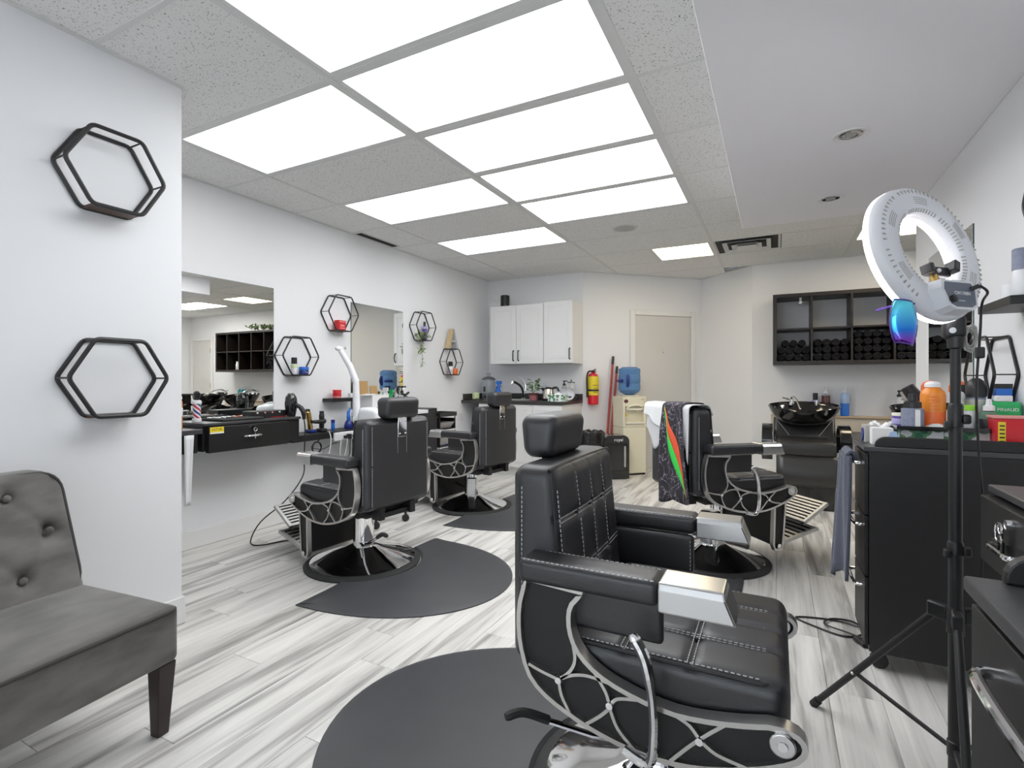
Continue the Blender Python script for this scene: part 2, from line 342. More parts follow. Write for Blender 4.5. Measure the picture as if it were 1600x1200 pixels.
        for k in range(3):
            u, w = (k+1) % 3, (k+2) % 3
            for sgn in (-1, 1):
                for i in range(len(A[u])-1):
                    for j in range(len(A[w])-1):
                        q = []
                        for a, b in ((i,j),(i+1,j),(i+1,j+1),(i,j+1)):
                            p = [0,0,0]; p[k] = sgn*h[k]; p[u] = A[u][a]; p[w] = A[w][b]; q.append(vert(p))
                        fs.append(tuple(q) if sgn > 0 else tuple(reversed(q)))
        return s.add(vs, fs)
    def sphere(s, c, r, seg=12, rings=8, sc_=(1,1,1)):
        prof = [(max(1e-4, math.sin(math.pi*i/rings))*r, -math.cos(math.pi*i/rings)*r) for i in range(rings+1)]
        n = len(s.v); s.lathe(prof, (0,0,0), seg)
        for i in range(n, len(s.v)):
            v = s.v[i]; s.v[i] = (c[0]+v[0]*sc_[0], c[1]+v[1]*sc_[1], c[2]+v[2]*sc_[2])
        return s
    def grid(s, fn, nu, nv):
        vs = [fn(i/nu, j/nv) for i in range(nu+1) for j in range(nv+1)]
        fs = [(i*(nv+1)+j, (i+1)*(nv+1)+j, (i+1)*(nv+1)+j+1, i*(nv+1)+j+1) for i in range(nu) for j in range(nv)]
        return s.add(vs, fs)
    def xform(s, m):
        s.v = [tuple(m @ Vector(v)) for v in s.v]; return s
    def mesh(s, name, m, smooth=True, ang=35):
        me = bpy.data.meshes.new(name); me.from_pydata(s.v, [], s.f); me.validate()
        bm = bmesh.new(); bm.from_mesh(me); bmesh.ops.recalc_face_normals(bm, faces=bm.faces); bm.to_mesh(me); bm.free()
        me.materials.append(m)
        if smooth:
            me.shade_smooth(); me.set_sharp_from_angle(angle=R(ang))
        return me
    def build(s, name, m, parent=None, smooth=True, bevel=0, solid=0, sub=0, ang=35):
        o = bpy.data.objects.new(name, s.mesh(name, m, smooth, ang)); col.objects.link(o)
        if parent is not None: o.parent = parent
        if sub: md = o.modifiers.new('sub', 'SUBSURF'); md.levels = sub; md.render_levels = sub
        if solid: md = o.modifiers.new('solid', 'SOLIDIFY'); md.thickness = solid; md.offset = 0
        if bevel: md = o.modifiers.new('bevel', 'BEVEL'); md.width = bevel; md.segments = 2; md.limit_method = 'ANGLE'; md.angle_limit = R(40)
        return o

def tag(o, label=None, cat=None, group=None, kind=None):
    if label: o['label'] = label
    if cat: o['category'] = cat
    if group: o['group'] = group
    if kind: o['kind'] = kind
    return o
def thing(name, label, cat, loc=(0,0,0), rz=0.0, group=None):
    o = bpy.data.objects.new(name, None); col.objects.link(o); o.empty_display_size = 0.1
    o.location = loc; o.rotation_euler = (0, 0, rz); return tag(o, label, cat, group)
def struct(name, mb, m, parent=None, **k):
    o = mb.build(name, m, parent, **k)
    if parent is None: o['kind'] = 'structure'
    return o
def dup(root, loc=None, rz=None, label=None, group=None):
    r = root.copy(); col.objects.link(r)
    if loc is not None: r.location = loc
    if rz is not None: r.rotation_euler = (0, 0, rz)
    if label: r['label'] = label
    if group: r['group'] = group
    for ch in list(root.children):
        c = ch.copy(); col.objects.link(c); c.parent = r
        for g in list(ch.children):
            d = g.copy(); col.objects.link(d); d.parent = c
    return r
def smooth_path(pts, n=6, closed=False):
    P = [Vector(p) for p in pts]; m = len(P); out = []
    for i in range(m if closed else m-1):
        p0 = P[i-1] if (closed or i > 0) else P[0]; p1 = P[i]; p2 = P[(i+1) % m]; p3 = P[(i+2) % m] if (closed or i+2 < m) else P[-1]
        for k in range(n):
            t = k/n
            out.append(0.5*((2*p1) + (p2-p0)*t + (2*p0-5*p1+4*p2-p3)*t*t + (3*p1-p0-3*p2+p3)*t**3))
    if not closed: out.append(P[-1])
    return out
def rpoly(pts, r, n=4):       # round the corners of a closed polygon (any dimension)
    P = [Vector(p) for p in pts]; out = []; m = len(P)
    for i in range(m):
        a, b, c = P[i-1], P[i], P[(i+1) % m]; d0 = (a-b).normalized()*min(r, (a-b).length*0.45); d1 = (c-b).normalized()*min(r, (c-b).length*0.45)
        for k in range(n+1):
            t = k/n; out.append((1-t)**2*(b+d0) + 2*t*(1-t)*b + t*t*(b+d1))
    return out
def text(name, s, size, m, parent, mtx, extr=0.0004):
    cu = bpy.data.curves.new(name, 'FONT'); cu.body = s; cu.size = size; cu.extrude = extr; cu.align_x = 'CENTER'; cu.align_y = 'CENTER'; cu.resolution_u = 3
    t = bpy.data.objects.new('tmp', cu); col.objects.link(t); bpy.context.view_layer.update()
    me = bpy.data.meshes.new_from_object(t.evaluated_get(bpy.context.evaluated_depsgraph_get())); bpy.data.objects.remove(t)
    me.materials.clear(); me.materials.append(m); me.name = name
    o = bpy.data.objects.new(name, me); col.objects.link(o); o.parent = parent; o.matrix_local = mtx; return o
def frame(x, y, z, org):      # 4x4 from axis columns
    x, y, z = Vector(x), Vector(y), Vector(z)
    return Matrix(((x.x,y.x,z.x,org[0]),(x.y,y.y,z.y,org[1]),(x.z,y.z,z.z,org[2]),(0,0,0,1)))
def stitch(mb, pts, w=0.0020, dash=0.0075, gap=0.0045, up=(0,0,1)):
    P = [Vector(p) for p in pts]; acc = 0.0; nxt = 0.0
    for a, b in zip(P, P[1:]):
        L = (b-a).length
        if L < 1e-6: continue
        d = (b-a)/L; u = Vector(up); side = d.cross(u)
        side = side.normalized() if side.length > 1e-4 else d.orthogonal().normalized(); u = side.cross(d)
        while nxt + dash <= acc + L:
            t = nxt - acc + dash/2
            if t >= 0:
                m = Matrix((d, side, u)).transposed(); mb.obox(a + d*t, (dash, w, w), m)
            nxt += dash + gap
        acc += L
# ------------------------------------------------------------------ the room
H = 2.486; XL = -3.485; XN = -2.455; YN = 1.41; YK = 6.06; XR = 0.826; YR = 4.25; YB = 6.65; XE = 4.27; YF = -3.2
def wall(name, a, b, t=0.10, z0=0.0, z1=H + 0.03, m='wall'):
    """vertical slab from a to b; thickness t goes to the left of a->b"""
    a, b = Vector(a), Vector(b); d = (b-a).normalized(); n = Vector((-d.y, d.x))*t
    mb = MB(); vs = [(p.x, p.y, z) for z in (z0, z1) for p in (a, b, b+n, a+n)]
    mb.add(vs, [(3,2,1,0),(4,5,6,7),(0,1,5,4),(1,2,6,5),(2,3,7,6),(3,0,4,7)])
    return struct(name, mb, M[m], smooth=False)
def base(name, a, b, t=0.012, h=0.12):     # thickness into the room: to the right of a->b
    a, b = Vector(a), Vector(b); d = (b-a).normalized(); n = Vector((d.y, -d.x))*t
    mb = MB(); vs = [(p.x, p.y, z) for z in (0.002, h) for p in (a, a+n, b+n, b)]
    mb.add(vs, [(3,2,1,0),(4,5,6,7),(0,1,5,4),(1,2,6,5),(2,3,7,6),(3,0,4,7)])
    return struct(name, mb, M['trim'], smooth=False, bevel=0.003)
PC, PD, PE = (-2.133, YK), (-0.88, 7.25), (-0.25, YB)
wall('wall_left', (XL, YN), (XL, YK+0.1))
wall('wall_near', (XN, YF), (XN, YN), t=1.13)
wall('wall_kitchen', (XL, YK), PC)
wall('wall_corner', PC, PD); wall('wall_nook', PD, PE); wall('wall_back', PE, (XE, YB))
wall('wall_end', (XE, YB), (XE, YR-0.1)); wall('wall_partition', (XE, YR-0.1), (XR+0.1, YR-0.1), t=-0.1)
wall('wall_right', (XR, YR), (XR, YF), t=0.1)
base('baseboard_left', (XL, YN), (XL, YK)); base('baseboard_near', (XN, YF), (XN, YN+0.012), h=0.125)
base('baseboard_near_end', (XN+0.012, YN), (XL, YN), h=0.125)
base('baseboard_corner', PC, (-1.68, PC[1]+0.43)); base('baseboard_nook', PD, PE); base('baseboard_back', PE, (XE, YB)); base('baseboard_right', (XR, YR), (XR, YF))
# unseen shop front added behind the camera for fill light: posts, sill and head around big panes that let the daylight in
fr = struct('wall_front', MB().box(XN-0.1, XR+0.1, YF-0.1, YF, 0, 0.35).box(XN-0.1, XR+0.1, YF-0.1, YF, 2.25, H+0.03).box(XN-0.1, XN+0.15, YF-0.1, YF, 0.35, 2.25).box(XR-0.15, XR+0.1, YF-0.1, YF, 0.35, 2.25), M['wall'], smooth=False)
win = struct('fill_window_1', MB().box(XN+0.15, XR-0.15, YF-0.07, YF-0.02, 0.35, 0.40).box(XN+0.15, XR-0.15, YF-0.07, YF-0.02, 2.20, 2.25).box(-0.86, -0.80, YF-0.07, YF-0.02, 0.40, 2.20).box(XN+0.15, XN+0.2, YF-0.07, YF-0.02, 0.40, 2.20).box(XR-0.2, XR-0.15, YF-0.07, YF-0.02, 0.40, 2.20), M['black_metal'], smooth=False)
for x0, x1 in ((XN+0.2, -0.86), (-0.80, XR-0.2)):
    MB().box(x0, x1, YF-0.05, YF-0.045, 0.40, 2.20).build('pane', M['outside_glass'], win, smooth=False)

# floor: slab plus planks laid along the room
floor = struct('floor', MB().box(XN-1.1, XE+0.1, YF-0.1, 7.5, -0.10, -0.009), M['dark_gap'], smooth=False)
MB().box(XL, XR, YF, 0.30, -0.009, 0.0).build('floor_board_run', M['floor'], floor, smooth=False)['kind'] = 'stuff'
PWd, PLn = 0.166, 1.26
plank_cache = {}
def plank(x0, x1, y0, y1):
    k = (round(x1-x0, 3), round(y1-y0, 3))
    if k not in plank_cache:
        w, l = (x1-x0)/2 - 0.0006, (y1-y0)/2 - 0.0006; b = 0.0012
        mb = MB(); vs = [(-w,-l,-0.0088),(w,-l,-0.0088),(w,l,-0.0088),(-w,l,-0.0088),(-w,-l,-b),(w,-l,-b),(w,l,-b),(-w,l,-b),(-w+b,-l+b,0),(w-b,-l+b,0),(w-b,l-b,0),(-w+b,l-b,0)]
        mb.add(vs, [(3,2,1,0),(0,1,5,4),(1,2,6,5),(2,3,7,6),(3,0,4,7),(4,5,9,8),(5,6,10,9),(6,7,11,10),(7,4,8,11),(8,9,10,11)])
        plank_cache[k] = mb.mesh('plank', M['floor'], smooth=False)
    o = bpy.data.objects.new('plank', plank_cache[k]); col.objects.link(o); o.parent = floor; o.location = ((x0+x1)/2, (y0+y1)/2, 0)
rr = random.Random(3); x = XL; i = 0
while x < 1.55:
    y = 0.30 - [0, .42, .84, .21, .63, 1.05][i % 6]; ymax = YK if x + PWd < -2.1 else (min(7.2, YK + (x+2.2)*1.0 + 0.1) if x < -0.9 else YB + (0.45 if x < -0.3 else 0.0))
    while y < ymax - 0.01:
        y1 = min(y + PLn, ymax); ya = max(y, 0.30)
        if y1 - ya > 0.02 and not (x + PWd < XN - 0.02 and y1 < YN): plank(x, x + PWd, ya, y1)
        y += PLn
    x += PWd; i += 1
MB().box(x, XE, YR, YB, -0.009, 0.0).build('floor_board_run', M['floor'], floor, smooth=False)['kind'] = 'stuff'

# suspended ceiling: deck, tiles, T bars; light openings are left out
ceil = struct('ceiling', MB().box(XN-1.1, XE+0.1, YF-0.1, 7.5, H+0.075, H+0.12), M['dark_gap'], smooth=False)
Y0 = 1.674; RW = 0.61; CX = [XL, -3.004, -1.784, -0.564, 0.656, 1.876, 3.096, XE]
ceil_lights = {(2,-1),(2,0),(2,1),(2,2),(2,3),(1,0),(1,2),(1,4)}
def tile(x0, x1, y0, y1):
    MB().box(x0+0.002, x1-0.002, y0+0.002, y1-0.002, H+0.001, H+0.014).build('ceiling_tile', M['tile'], ceil, smooth=False)
def halves(c, k): return (c, k) in ((0,0),) or c == 0
for c in range(7):
    for k in range(-2, 10):
        x0, x1, y0, y1 = CX[c], CX[c+1], Y0 + RW*k, Y0 + RW*(k+1)
        if (c, k) in ceil_lights: continue
        lim = YK if x1 < -2.0 else (7.25 if x0 < -0.6 else YB)
        if y0 > lim - 0.02: continue
        y1 = min(y1, lim)
        if c >= 3 and y1 < YR - 0.02 and x0 > -0.6 and (x0 > 0 or False): continue
        if c == 3 and y0 < YR - 0.3: x1 = -0.226 + 0.02
        if c == 2 and k == 6: tile(x0, x0+0.61, y0, y1); continue         # other half holds the warm square light
        if c == 3 and k == 6: tile(x0+0.61, x1, y0, y1); continue          # first half holds the diffuser
        if c == 4 and k == 6: tile(x0+0.61, x1, y0, y1); continue
        if c == 5 and k == 6: continue
        if c == 5 and k == 5: tile(x0, x0+0.61, y0, y1); continue
        if c == 1 and k == 7: tile(x0, x0+0.61, y0, y1); tile(x0+0.61, x1, y0, y1); continue
        tile(x0, x1, y0, y1)
MB().box(XN, -0.2, YF, Y0-2*RW, H+0.001, H+0.014).build('ceiling_board', M['tile'], ceil, smooth=False)
for xx in CX[1:-1]:
    ya = Y0-2*RW if xx < -0.3 else YR; yb = YK if xx < -2.1 else (7.2 if xx < -0.6 else YB)
    if xx < XN: ya = YN
    MB().box(xx-0.012, xx+0.012, ya, yb, H-0.003, H+0.003).build('ceiling_runner', M['tbar'], ceil, smooth=False)
for k in range(-1, 9):
    yy = Y0 + RW*k; xa = XN if yy < YN else XL; xb = -0.23 if yy < YR else XE
    if yy > YK: xa = max(-2.133 + (yy-YK)*1.05, xa)
    if yy > YB: xb = -0.25 - (yy-YB)
    if xb - xa > 0.05: MB().box(xa, xb, yy-0.010, yy+0.010, H-0.002, H+0.003).build('ceiling_runner', M['tbar'], ceil, smooth=False)
for a, b in (((XL,YN),(XL,YK)), ((XN,YF),(XN,YN)), ((XL,YK),PC), (PC,PD), (PD,PE), (PE,(XE,YB))):
    a, b = Vector(a), Vector(b); d = (b-a).normalized(); n = Vector((d.y,-d.x))*0.022
    mb = MB(); vs = [(p.x,p.y,z) for z in (H-0.006, H+0.02) for p in (a, a+n, b+n, b)]
    mb.add(vs, [(3,2,1,0),(4,5,6,7),(0,1,5,4),(1,2,6,5),(2,3,7,6),(3,0,4,7)]); mb.build('wall_angle', M['tbar'], ceil, smooth=False)
# dropped bulkhead over the right side
struct('ceiling_soffit', MB().box(-0.226, XR+0.0, YF, 4.235, 2.275, H+0.03), M['soffit'], smooth=False, bevel=0.004)

def troffer(x0, x1, y0, y1, label, warm=False, m='panel', name='ceiling_light', grp='ceiling light panels'):
    t = thing(name, label, 'light', ((x0+x1)/2, (y0+y1)/2, H), group=grp); w, l = (x1-x0)/2, (y1-y0)/2; a, b = 0.036, 0.002
    mb = MB()
    for (p, q, r_, s_) in ((-w+b, w-b, -l+b, -l+a), (-w+b, w-b, l-a, l-b), (-w+b, -w+a, -l+a, l-a), (w-a, w-b, -l+a, l-a)): mb.box(p, q, r_, s_, -0.001, 0.035)
    mb.build('light_frame', M['tbar'], t, smooth=False)
    MB().box(-w+a, w-a, -l+a, l-a, 0.006, 0.012).build('diffuser', M['panel_warm' if warm else m], t, smooth=False)
    return t
lab = {(2,-1): 'white ceiling light panel cut by the top of the picture, nearest of the middle row',
 (2,0): 'largest glowing white panel, second of the middle row', (2,1): 'glowing white ceiling panel, third of the middle row counted from the camera',
 (2,2): 'glowing white ceiling panel, fourth of the middle row counted from the camera', (2,3): 'glowing white ceiling panel beside the round speaker, last of the middle row',
 (1,0): 'glowing white ceiling panel nearest the left wall, largest of the left row', (1,2): 'glowing white ceiling panel in the middle of the left row, between two plain tiles',
 (1,4): 'smallest white ceiling panel, farthest of the left row'}
for (c, k) in sorted(ceil_lights): troffer(CX[c], CX[c+1], Y0+RW*k, Y0+RW*(k+1), lab[(c,k)], False, 'panel_left' if c == 1 else ('panel_far' if k >= 2 else 'panel'))
yk = Y0 + RW*6
troffer(-1.174, -0.564, yk, yk+RW, 'warm yellow square ceiling light left of the air diffuser', True)
troffer(0.656, 1.266, yk, yk+RW, 'warm yellow square ceiling light behind the ring lamp', True)
troffer(1.876, 2.486, yk, yk+RW, 'square ceiling light over the farther wash basins, seen in the mirror', False, 'panel_wash')
troffer(2.486, 3.096, Y0+RW*5-0.0, Y0+RW*7, 'long unseen ceiling panel added to brighten the far end of the wash area', False, 'panel_wash')  # extra panel out of view, added to brighten the wash area

# door on the angled wall
du = Vector((PD[0]-PC[0], PD[1]-PC[1], 0)).normalized(); dn = Vector((du.y, -du.x, 0))
door = bpy.data.objects.new('door_1', None); col.objects.link(door); door['kind'] = 'structure'
door.matrix_world = frame(du, -dn, (0,0,1), (PC[0], PC[1], 0))     # local x along wall, y into the wall
a0, a1, hd = 0.715, 1.545, 1.972
MB().box(a0+0.004, a1-0.004, -0.010, -0.001, 0.008, hd-0.004).build('door_panel', M['door'], door, smooth=False)
for x0, x1, z0, z1 in ((a0-0.068, a0, 0, hd+0.066), (a1, a1+0.068, 0, hd+0.066), (a0, a1, hd, hd+0.066)):
    MB().box(x0, x1, -0.030, -0.001, z0, z1).build('door_casing', M['trim'], door, smooth=False, bevel=0.006)
MB().cyl((1.13, -0.011, 1.50), (1.13, -0.014, 1.50), 0.006, seg=10).build('peephole', M['brass'], door)
# second door, hinge side, seen only in the left mirror
d2 = bpy.data.objects.new('door_2', None); col.objects.link(d2); d2['kind'] = 'structure'; d2.location = (3.55, YB, 0)
for x0, x1 in ((-0.06, 0.0), (0.62, 0.69)): MB().box(x0, x1, -0.03, -0.001, 0, 2.05).build('door_casing', M['trim'], d2, smooth=False, bevel=0.005)
MB().box(0.0, 0.62, -0.03, -0.001, 1.98, 2.05).build('door_casing', M['trim'], d2, smooth=False, bevel=0.005)
MB().box(0.012, 0.615, -0.016, -0.001, 0.01, 1.975).build('door_panel', M['door'], d2, smooth=False)
for z in (0.25, 1.03, 1.76): MB().cyl((0.006, -0.024, z-0.05), (0.006, -0.024, z+0.05), 0.009, seg=8).build('hinge', M['brass'], d2)

# ceiling fittings
sp = thing('ceiling_speaker', 'round white speaker grille set flush in a ceiling tile', 'speaker', (-1.2, 4.518, H))
MB().ring([(0.094,-0.002),(0.112,-0.004),(0.112,0.001),(0.094,0.001)], seg=36).build('speaker_rim', M['tbar'], sp)
MB().lathe([(0.001,-0.007),(0.06,-0.006),(0.094,-0.002)], seg=32).build('speaker_grille', M['vent_grey'], sp)
sl = thing('slot_vent', 'narrow dark linear air slot along the left wall ceiling', 'vent', (-3.412, 3.79, H))
MB().box(-0.05, -0.040, -0.27, 0.27, -0.007, 0.001).box(0.040, 0.05, -0.27, 0.27, -0.007, 0.001).box(-0.04, 0.04, -0.27, -0.26, -0.007, 0.001).box(-0.04, 0.04, 0.26, 0.27, -0.007, 0.001).build('vent_frame', M['tbar'], sl, smooth=False)
MB().box(-0.04, 0.04, -0.26, 0.26, -0.003, 0.0005).build('vent_opening', M['grille'], sl, smooth=False)
MB().box(-0.003, 0.003, -0.26, 0.26, -0.008, -0.003).build('vent_blade', M['grille'], sl, smooth=False)
df = thing('air_diffuser', 'square stepped grey metal ceiling air diffuser', 'vent', (-0.259, yk+RW/2, H))
MB().box(-0.30, 0.30, -0.30, 0.30, 0.01, 0.02).build('vent_opening', M['grille'], df, smooth=False)
for s_, z in ((0.300, -0.002), (0.215, -0.012), (0.135, -0.022)):
    mb = MB(); t_ = 0.05
    for k in range(4):
        a = k*math.pi/2; m_ = Matrix.Rotation(a, 3, 'Z'); vs = [m_ @ Vector(p) for p in ((-s_, s_, z), (s_, s_, z), (s_-t_, s_-t_, z+0.028), (-s_+t_, s_-t_, z+0.028))]
        vs += [v + Vector((0, 0, 0.003)) for v in vs]; mb.add(vs, [(3,2,1,0),(4,5,6,7),(0,1,5,4),(1,2,6,5),(2,3,7,6),(3,0,4,7)])
    mb.build('vent_ring', M['tbar'], df, smooth=False)
MB().box(-0.085, 0.085, -0.085, 0.085, -0.024, -0.020).build('vent_plate', M['tbar'], df, smooth=False)
for x_, y_, lb in ((0.31, 2.846, 'round recessed downlight in the white bulkhead, nearer and larger one'), (0.306, 3.784, 'round recessed downlight in the white bulkhead, farther and smaller one')):
    t = thing('recessed_downlight', lb, 'light', (x_, y_, 2.275), group='downlights in the bulkhead')
    MB().ring([(0.048,-0.001),(0.070,-0.006),(0.076,-0.001)], seg=36).build('trim_ring', M['trim'], t)
    MB().lathe([(0.050,-0.002),(0.047,0.0),(0.0465,0.0)], seg=28).build('bulb_face', M['vent_grey'], t)
    MB().ring([(0.026,-0.0035),(0.034,-0.005),(0.048,-0.003),(0.048,-0.0015),(0.026,-0.0015)], seg=28).build('reflector', M['chrome'], t)

# wall mirrors
def wall_mirror(name, label, x, y0, y1, z0, z1, s, grp='frameless wall mirrors'):
    t = thing(name, label, 'mirror', (x, (y0+y1)/2, z0), group=grp); w = (y1-y0)/2; h = z1-z0
    MB().box(0.0, 0.005*s, -w, w, 0, h).build('glass_back', M['glass_edge'], t, smooth=False) if s > 0 else MB().box(0.005*s, 0.0, -w, w, 0, h).build('glass_back', M['glass_edge'], t, smooth=False)
    a, b = sorted((0.0051*s, 0.0062*s)); MB().box(a, b, -w+0.002, w-0.002, 0.002, h-0.002).build('mirror_face', M['mirror'], t, smooth=False)
    return t
wall_mirror('wall_mirror', 'frameless left wall mirror over the black drawer box, nearest the camera', XL, 1.95, 2.695, 0.865, 1.848, 1)
wall_mirror('wall_mirror', 'frameless left wall mirror behind the white steamer arm', XL, 3.512, 4.25, 0.865, 1.853, 1)
wall_mirror('wall_mirror', 'frameless mirror on the right wall behind the ring lamp', XR, 3.125, 3.905, 0.87, 1.865, -1)
# wall outlets near the kitchen
ot = thing('wall_outlet', 'white double socket plate on the left wall near the kitchen counter', 'outlet', (XL, 5.33, 0.685))
MB().box(0, 0.006, -0.085, 0.085, -0.045, 0.045).build('cover_plate', M['white'], ot, bevel=0.003)
for yy in (-0.04, 0.04): MB().box(0.006, 0.009, yy-0.017, yy+0.017, -0.033, 0.033).build('socket', M['cabinet'], ot, bevel=0.002)
# ------------------------------------------------------------------ barber chairs
def make_barber_chair(label, loc, rz):
    """front is local +x; base centre at the origin"""
    t = thing('barber_chair', label, 'barber chair', loc, rz, 'black and chrome barber chairs')
    up = []                                                       # parts that rise with the seat
    U = lambda o: (up.append(o), o)[1]
    # base
    MB().lathe([(0.30,0.0),(0.348,0.001),(0.350,0.012),(0.335,0.020),(0.30,0.021)], seg=56).build('base_ring', M['rubber'], t)
    MB().lathe([(0.312,0.020),(0.314,0.027),(0.300,0.033),(0.21,0.058),(0.12,0.088),(0.085,0.105),(0.06,0.11)], seg=56).build('base_plate', M['chrome'], t)
    MB().lathe([(0.062,0.10),(0.060,0.30),(0.052,0.305)], seg=28).build('column', M['chrome'], t)
    U(MB().lathe([(0.045,0.26),(0.045,0.395)], seg=24).build('piston', M['chrome'], t))
    MB().box(-0.03, 0.055, -0.075, -0.045, 0.10, 0.27).build('column_cover', M['satin'], t, bevel=0.01)
    # foot pump
    pl = MB().tube([(-0.05,0.07,0.14), (-0.14,0.13,0.17), (-0.27,0.20,0.245)], 0.008, 8).build('pump_lever', M['chrome'], t)
    MB().tube(smooth_path([(-0.25,0.19,0.235),(-0.31,0.225,0.268),(-0.355,0.245,0.268)], 4), [0.012]*8+[0.009], 8).build('lever_grip', M['rubber'], pl)
    MB().cyl((-0.02,0.05,0.135), (-0.07,0.09,0.145), 0.014, seg=12).build('lever_pivot', M['chrome'], t)
    # seat frame, apron
    U(MB().box(-0.24, 0.22, -0.235, 0.235, 0.352, 0.392).box(-0.17, 0.14, -0.12, 0.12, 0.315, 0.352).build('seat_frame', M['black_metal'], t, bevel=0.004))
    U(MB().box(-0.31, -0.24, -0.14, -0.10, 0.33, 0.41).box(-0.31, -0.24, 0.10, 0.14, 0.33, 0.41).box(-0.29, -0.26, -0.14, 0.14, 0.335, 0.365).build('recline_bracket', M['black_metal'], t, bevel=0.004))
    cb = U(MB().obox((0.235, 0, 0.225), (0.022, 0.44, 0.29), Matrix.Rotation(R(6), 3, 'Y')).build('calf_board', M['pocket'], t, bevel=0.006))
    MB().obox((0.232, 0, 0.088), (0.034, 0.455, 0.022), Matrix.Identity(3)).build('kick_rail', M['satin'], cb, bevel=0.004)
    # seat cushion with seams and tuft dips
    SX, SY, SR = (-0.04, 0.11), (-0.11, 0.0, 0.11), 0.035
    def sdisp(o, n):
        if n.z < 0.5: return Vector((0,0,0))
        d = 0.010*(1-(o.y/0.25)**2)
        for sx in SX: d -= 0.008*math.exp(-((o.x+0.02-sx)/0.010)**2)
        for sy in SY: d -= 0.008*math.exp(-((o.y-sy)/0.010)**2)*(1 if abs(o.x) < 0.30 else 0)
        for sx in SX:
            for sy in SY: d -= 0.008*math.exp(-(((o.x+0.02-sx)**2+(o.y-sy)**2)/0.022**2))
        return Vector((0,0,d*n.z))
    sxc = 0.02
    sd2 = sdisp
    st = U(MB().rbox((sxc, 0, 0.441), (0.575, 0.50, 0.120), SR, (56, 48, 2), sd2, 4).build('seat', M['leather'], t))
    mb = MB(); zt = 0.5015
    e_ = 0.245
    per = rpoly([(-0.25,-e_+0.012,zt-0.003),(0.283,-e_+0.012,zt-0.003),(0.283,e_-0.012,zt-0.003),(-0.25,e_-0.012,zt-0.003)], 0.04, 5); per.append(per[0])
    stitch(mb, per)
    for sy in SY:
        for q in (-0.006, 0.006): stitch(mb, [(-0.24, sy+q, zt+0.003), (0.255, sy+q, zt+0.003), (0.285, sy+q, zt-0.004), (0.302, sy+q, zt-0.022), (0.3085, sy+q, zt-0.045)], up=(0.2,0,1))
    for sx in SX:
        for q in (-0.006, 0.006): stitch(mb, [(sx+q, -0.235, zt-0.001), (sx+q, -0.15, zt+0.002), (sx+q, 0, zt+0.0045), (sx+q, 0.15, zt+0.002), (sx+q, 0.235, zt-0.001)])
    MB.build(mb, 'stitching', M['stitch'], st, smooth=False)['kind'] = 'stuff'
    MB().tube([(p[0]*1.0, p[1]*1.028, p[2]-0.007) for p in per[:-1]], 0.0045, 6, True).build('piping', M['leather'], st)
    for sx in SX:
        for sy in SY: MB().sphere((sx, sy, zt-0.004), 0.008, 10, 6, (1,1,0.6)).build('tuft_button', M['leather'], st)
    # backrest: upright behind, front face leaning
    BZ, BY = (0.775, 0.625), (-0.11, 0.0, 0.11)
    zc, hz = 0.652, 0.515
    def lean(z): return 0.045*(0.905-z)/0.5           # front face comes forward towards the seat
    def bwarp(o):
        f = (o.x+0.06)/0.12
        return Vector((o.x + f*lean(o.z+zc), o.y*(1-0.06*max(0, (0.55-(o.z+zc)))), o.z))
    def bdisp(o, n):
        if n.x < 0.5: return Vector((0,0,0)) if n.x > -0.9 else Vector((-0.012*(1-(o.y/0.25)**2), 0, 0))
        z = o.z+zc; d = 0.010*(1-(o.y/0.25)**2)
        for k in BZ: d -= 0.008*math.exp(-((z-k)/0.010)**2)
        for k in BY: d -= 0.005*math.exp(-((o.y-k)/0.010)**2)
        for k in BZ:
            for j in BY: d -= 0.010*math.exp(-(((z-k)**2+(o.y-j)**2)/0.02**2))
        return Vector((d*n.x, 0, 0))
    bk = U(MB().rbox((-0.27, 0, zc), (0.12, 0.50, hz), 0.036, (2, 48, 54), bdisp, 4, bwarp).build('backrest', M['leather'], t))
    fx = lambda z: -0.27+0.06+lean(z)
    mb = MB(); q = 0.232
    pts = [(fx(0.46)-0.002, -q, 0.46), (fx(0.86)-0.003, -q, 0.86), (fx(0.88)-0.006, -q+0.01, 0.885), (fx(0.89)-0.008, -q+0.03, 0.897), (fx(0.9)-0.008, q-0.03, 0.897), (fx(0.88)-0.006, q-0.01, 0.885), (fx(0.86)-0.003, q, 0.86), (fx(0.46)-0.002, q, 0.46)]
    stitch(mb, pts, up=(1,0,0))
    for k in BY:
        stitch(mb, [(fx(z)+0.007*(1 if 0.44 < z < 0.86 else 0), k, z) for z in (0.45, 0.5, 0.60)], up=(1,0,0)); stitch(mb, [(fx(0.64)+0.008, k, 0.64), (fx(0.765)+0.008, k, 0.765)], up=(1,0,0)); stitch(mb, [(fx(0.79)+0.008, k, 0.79), (fx(0.86)+0.005, k, 0.86), (fx(0.88)+0.001, k, 0.885)], up=(1,0,0))
    for z in BZ:
        for s_ in (-0.006, 0.006): stitch(mb, [(fx(z), -0.232, z+s_), (fx(z)+0.004, -0.12, z+s_), (fx(z)+0.005, 0, z+s_), (fx(z)+0.004, 0.12, z+s_), (fx(z), 0.232, z+s_)], up=(1,0,0))
    for sy in (-1, 1):      # side and rear seams
        stitch(mb, [(-0.298, sy*0.2508, 0.44), (-0.298, sy*0.2508, 0.86)], up=(0,sy,0))
        stitch(mb, [(-0.3335, sy*0.215, 0.43), (-0.3345, sy*0.215, 0.65), (-0.3335, sy*0.215, 0.87)], up=(-1,0,0))
        stitch(mb, [(-0.3425, sy*0.035, 0.42), (-0.3425, sy*0.035, 0.885)], up=(-1,0,0))
    mb.build('stitching', M['stitch'], bk, smooth=False)['kind'] = 'stuff'
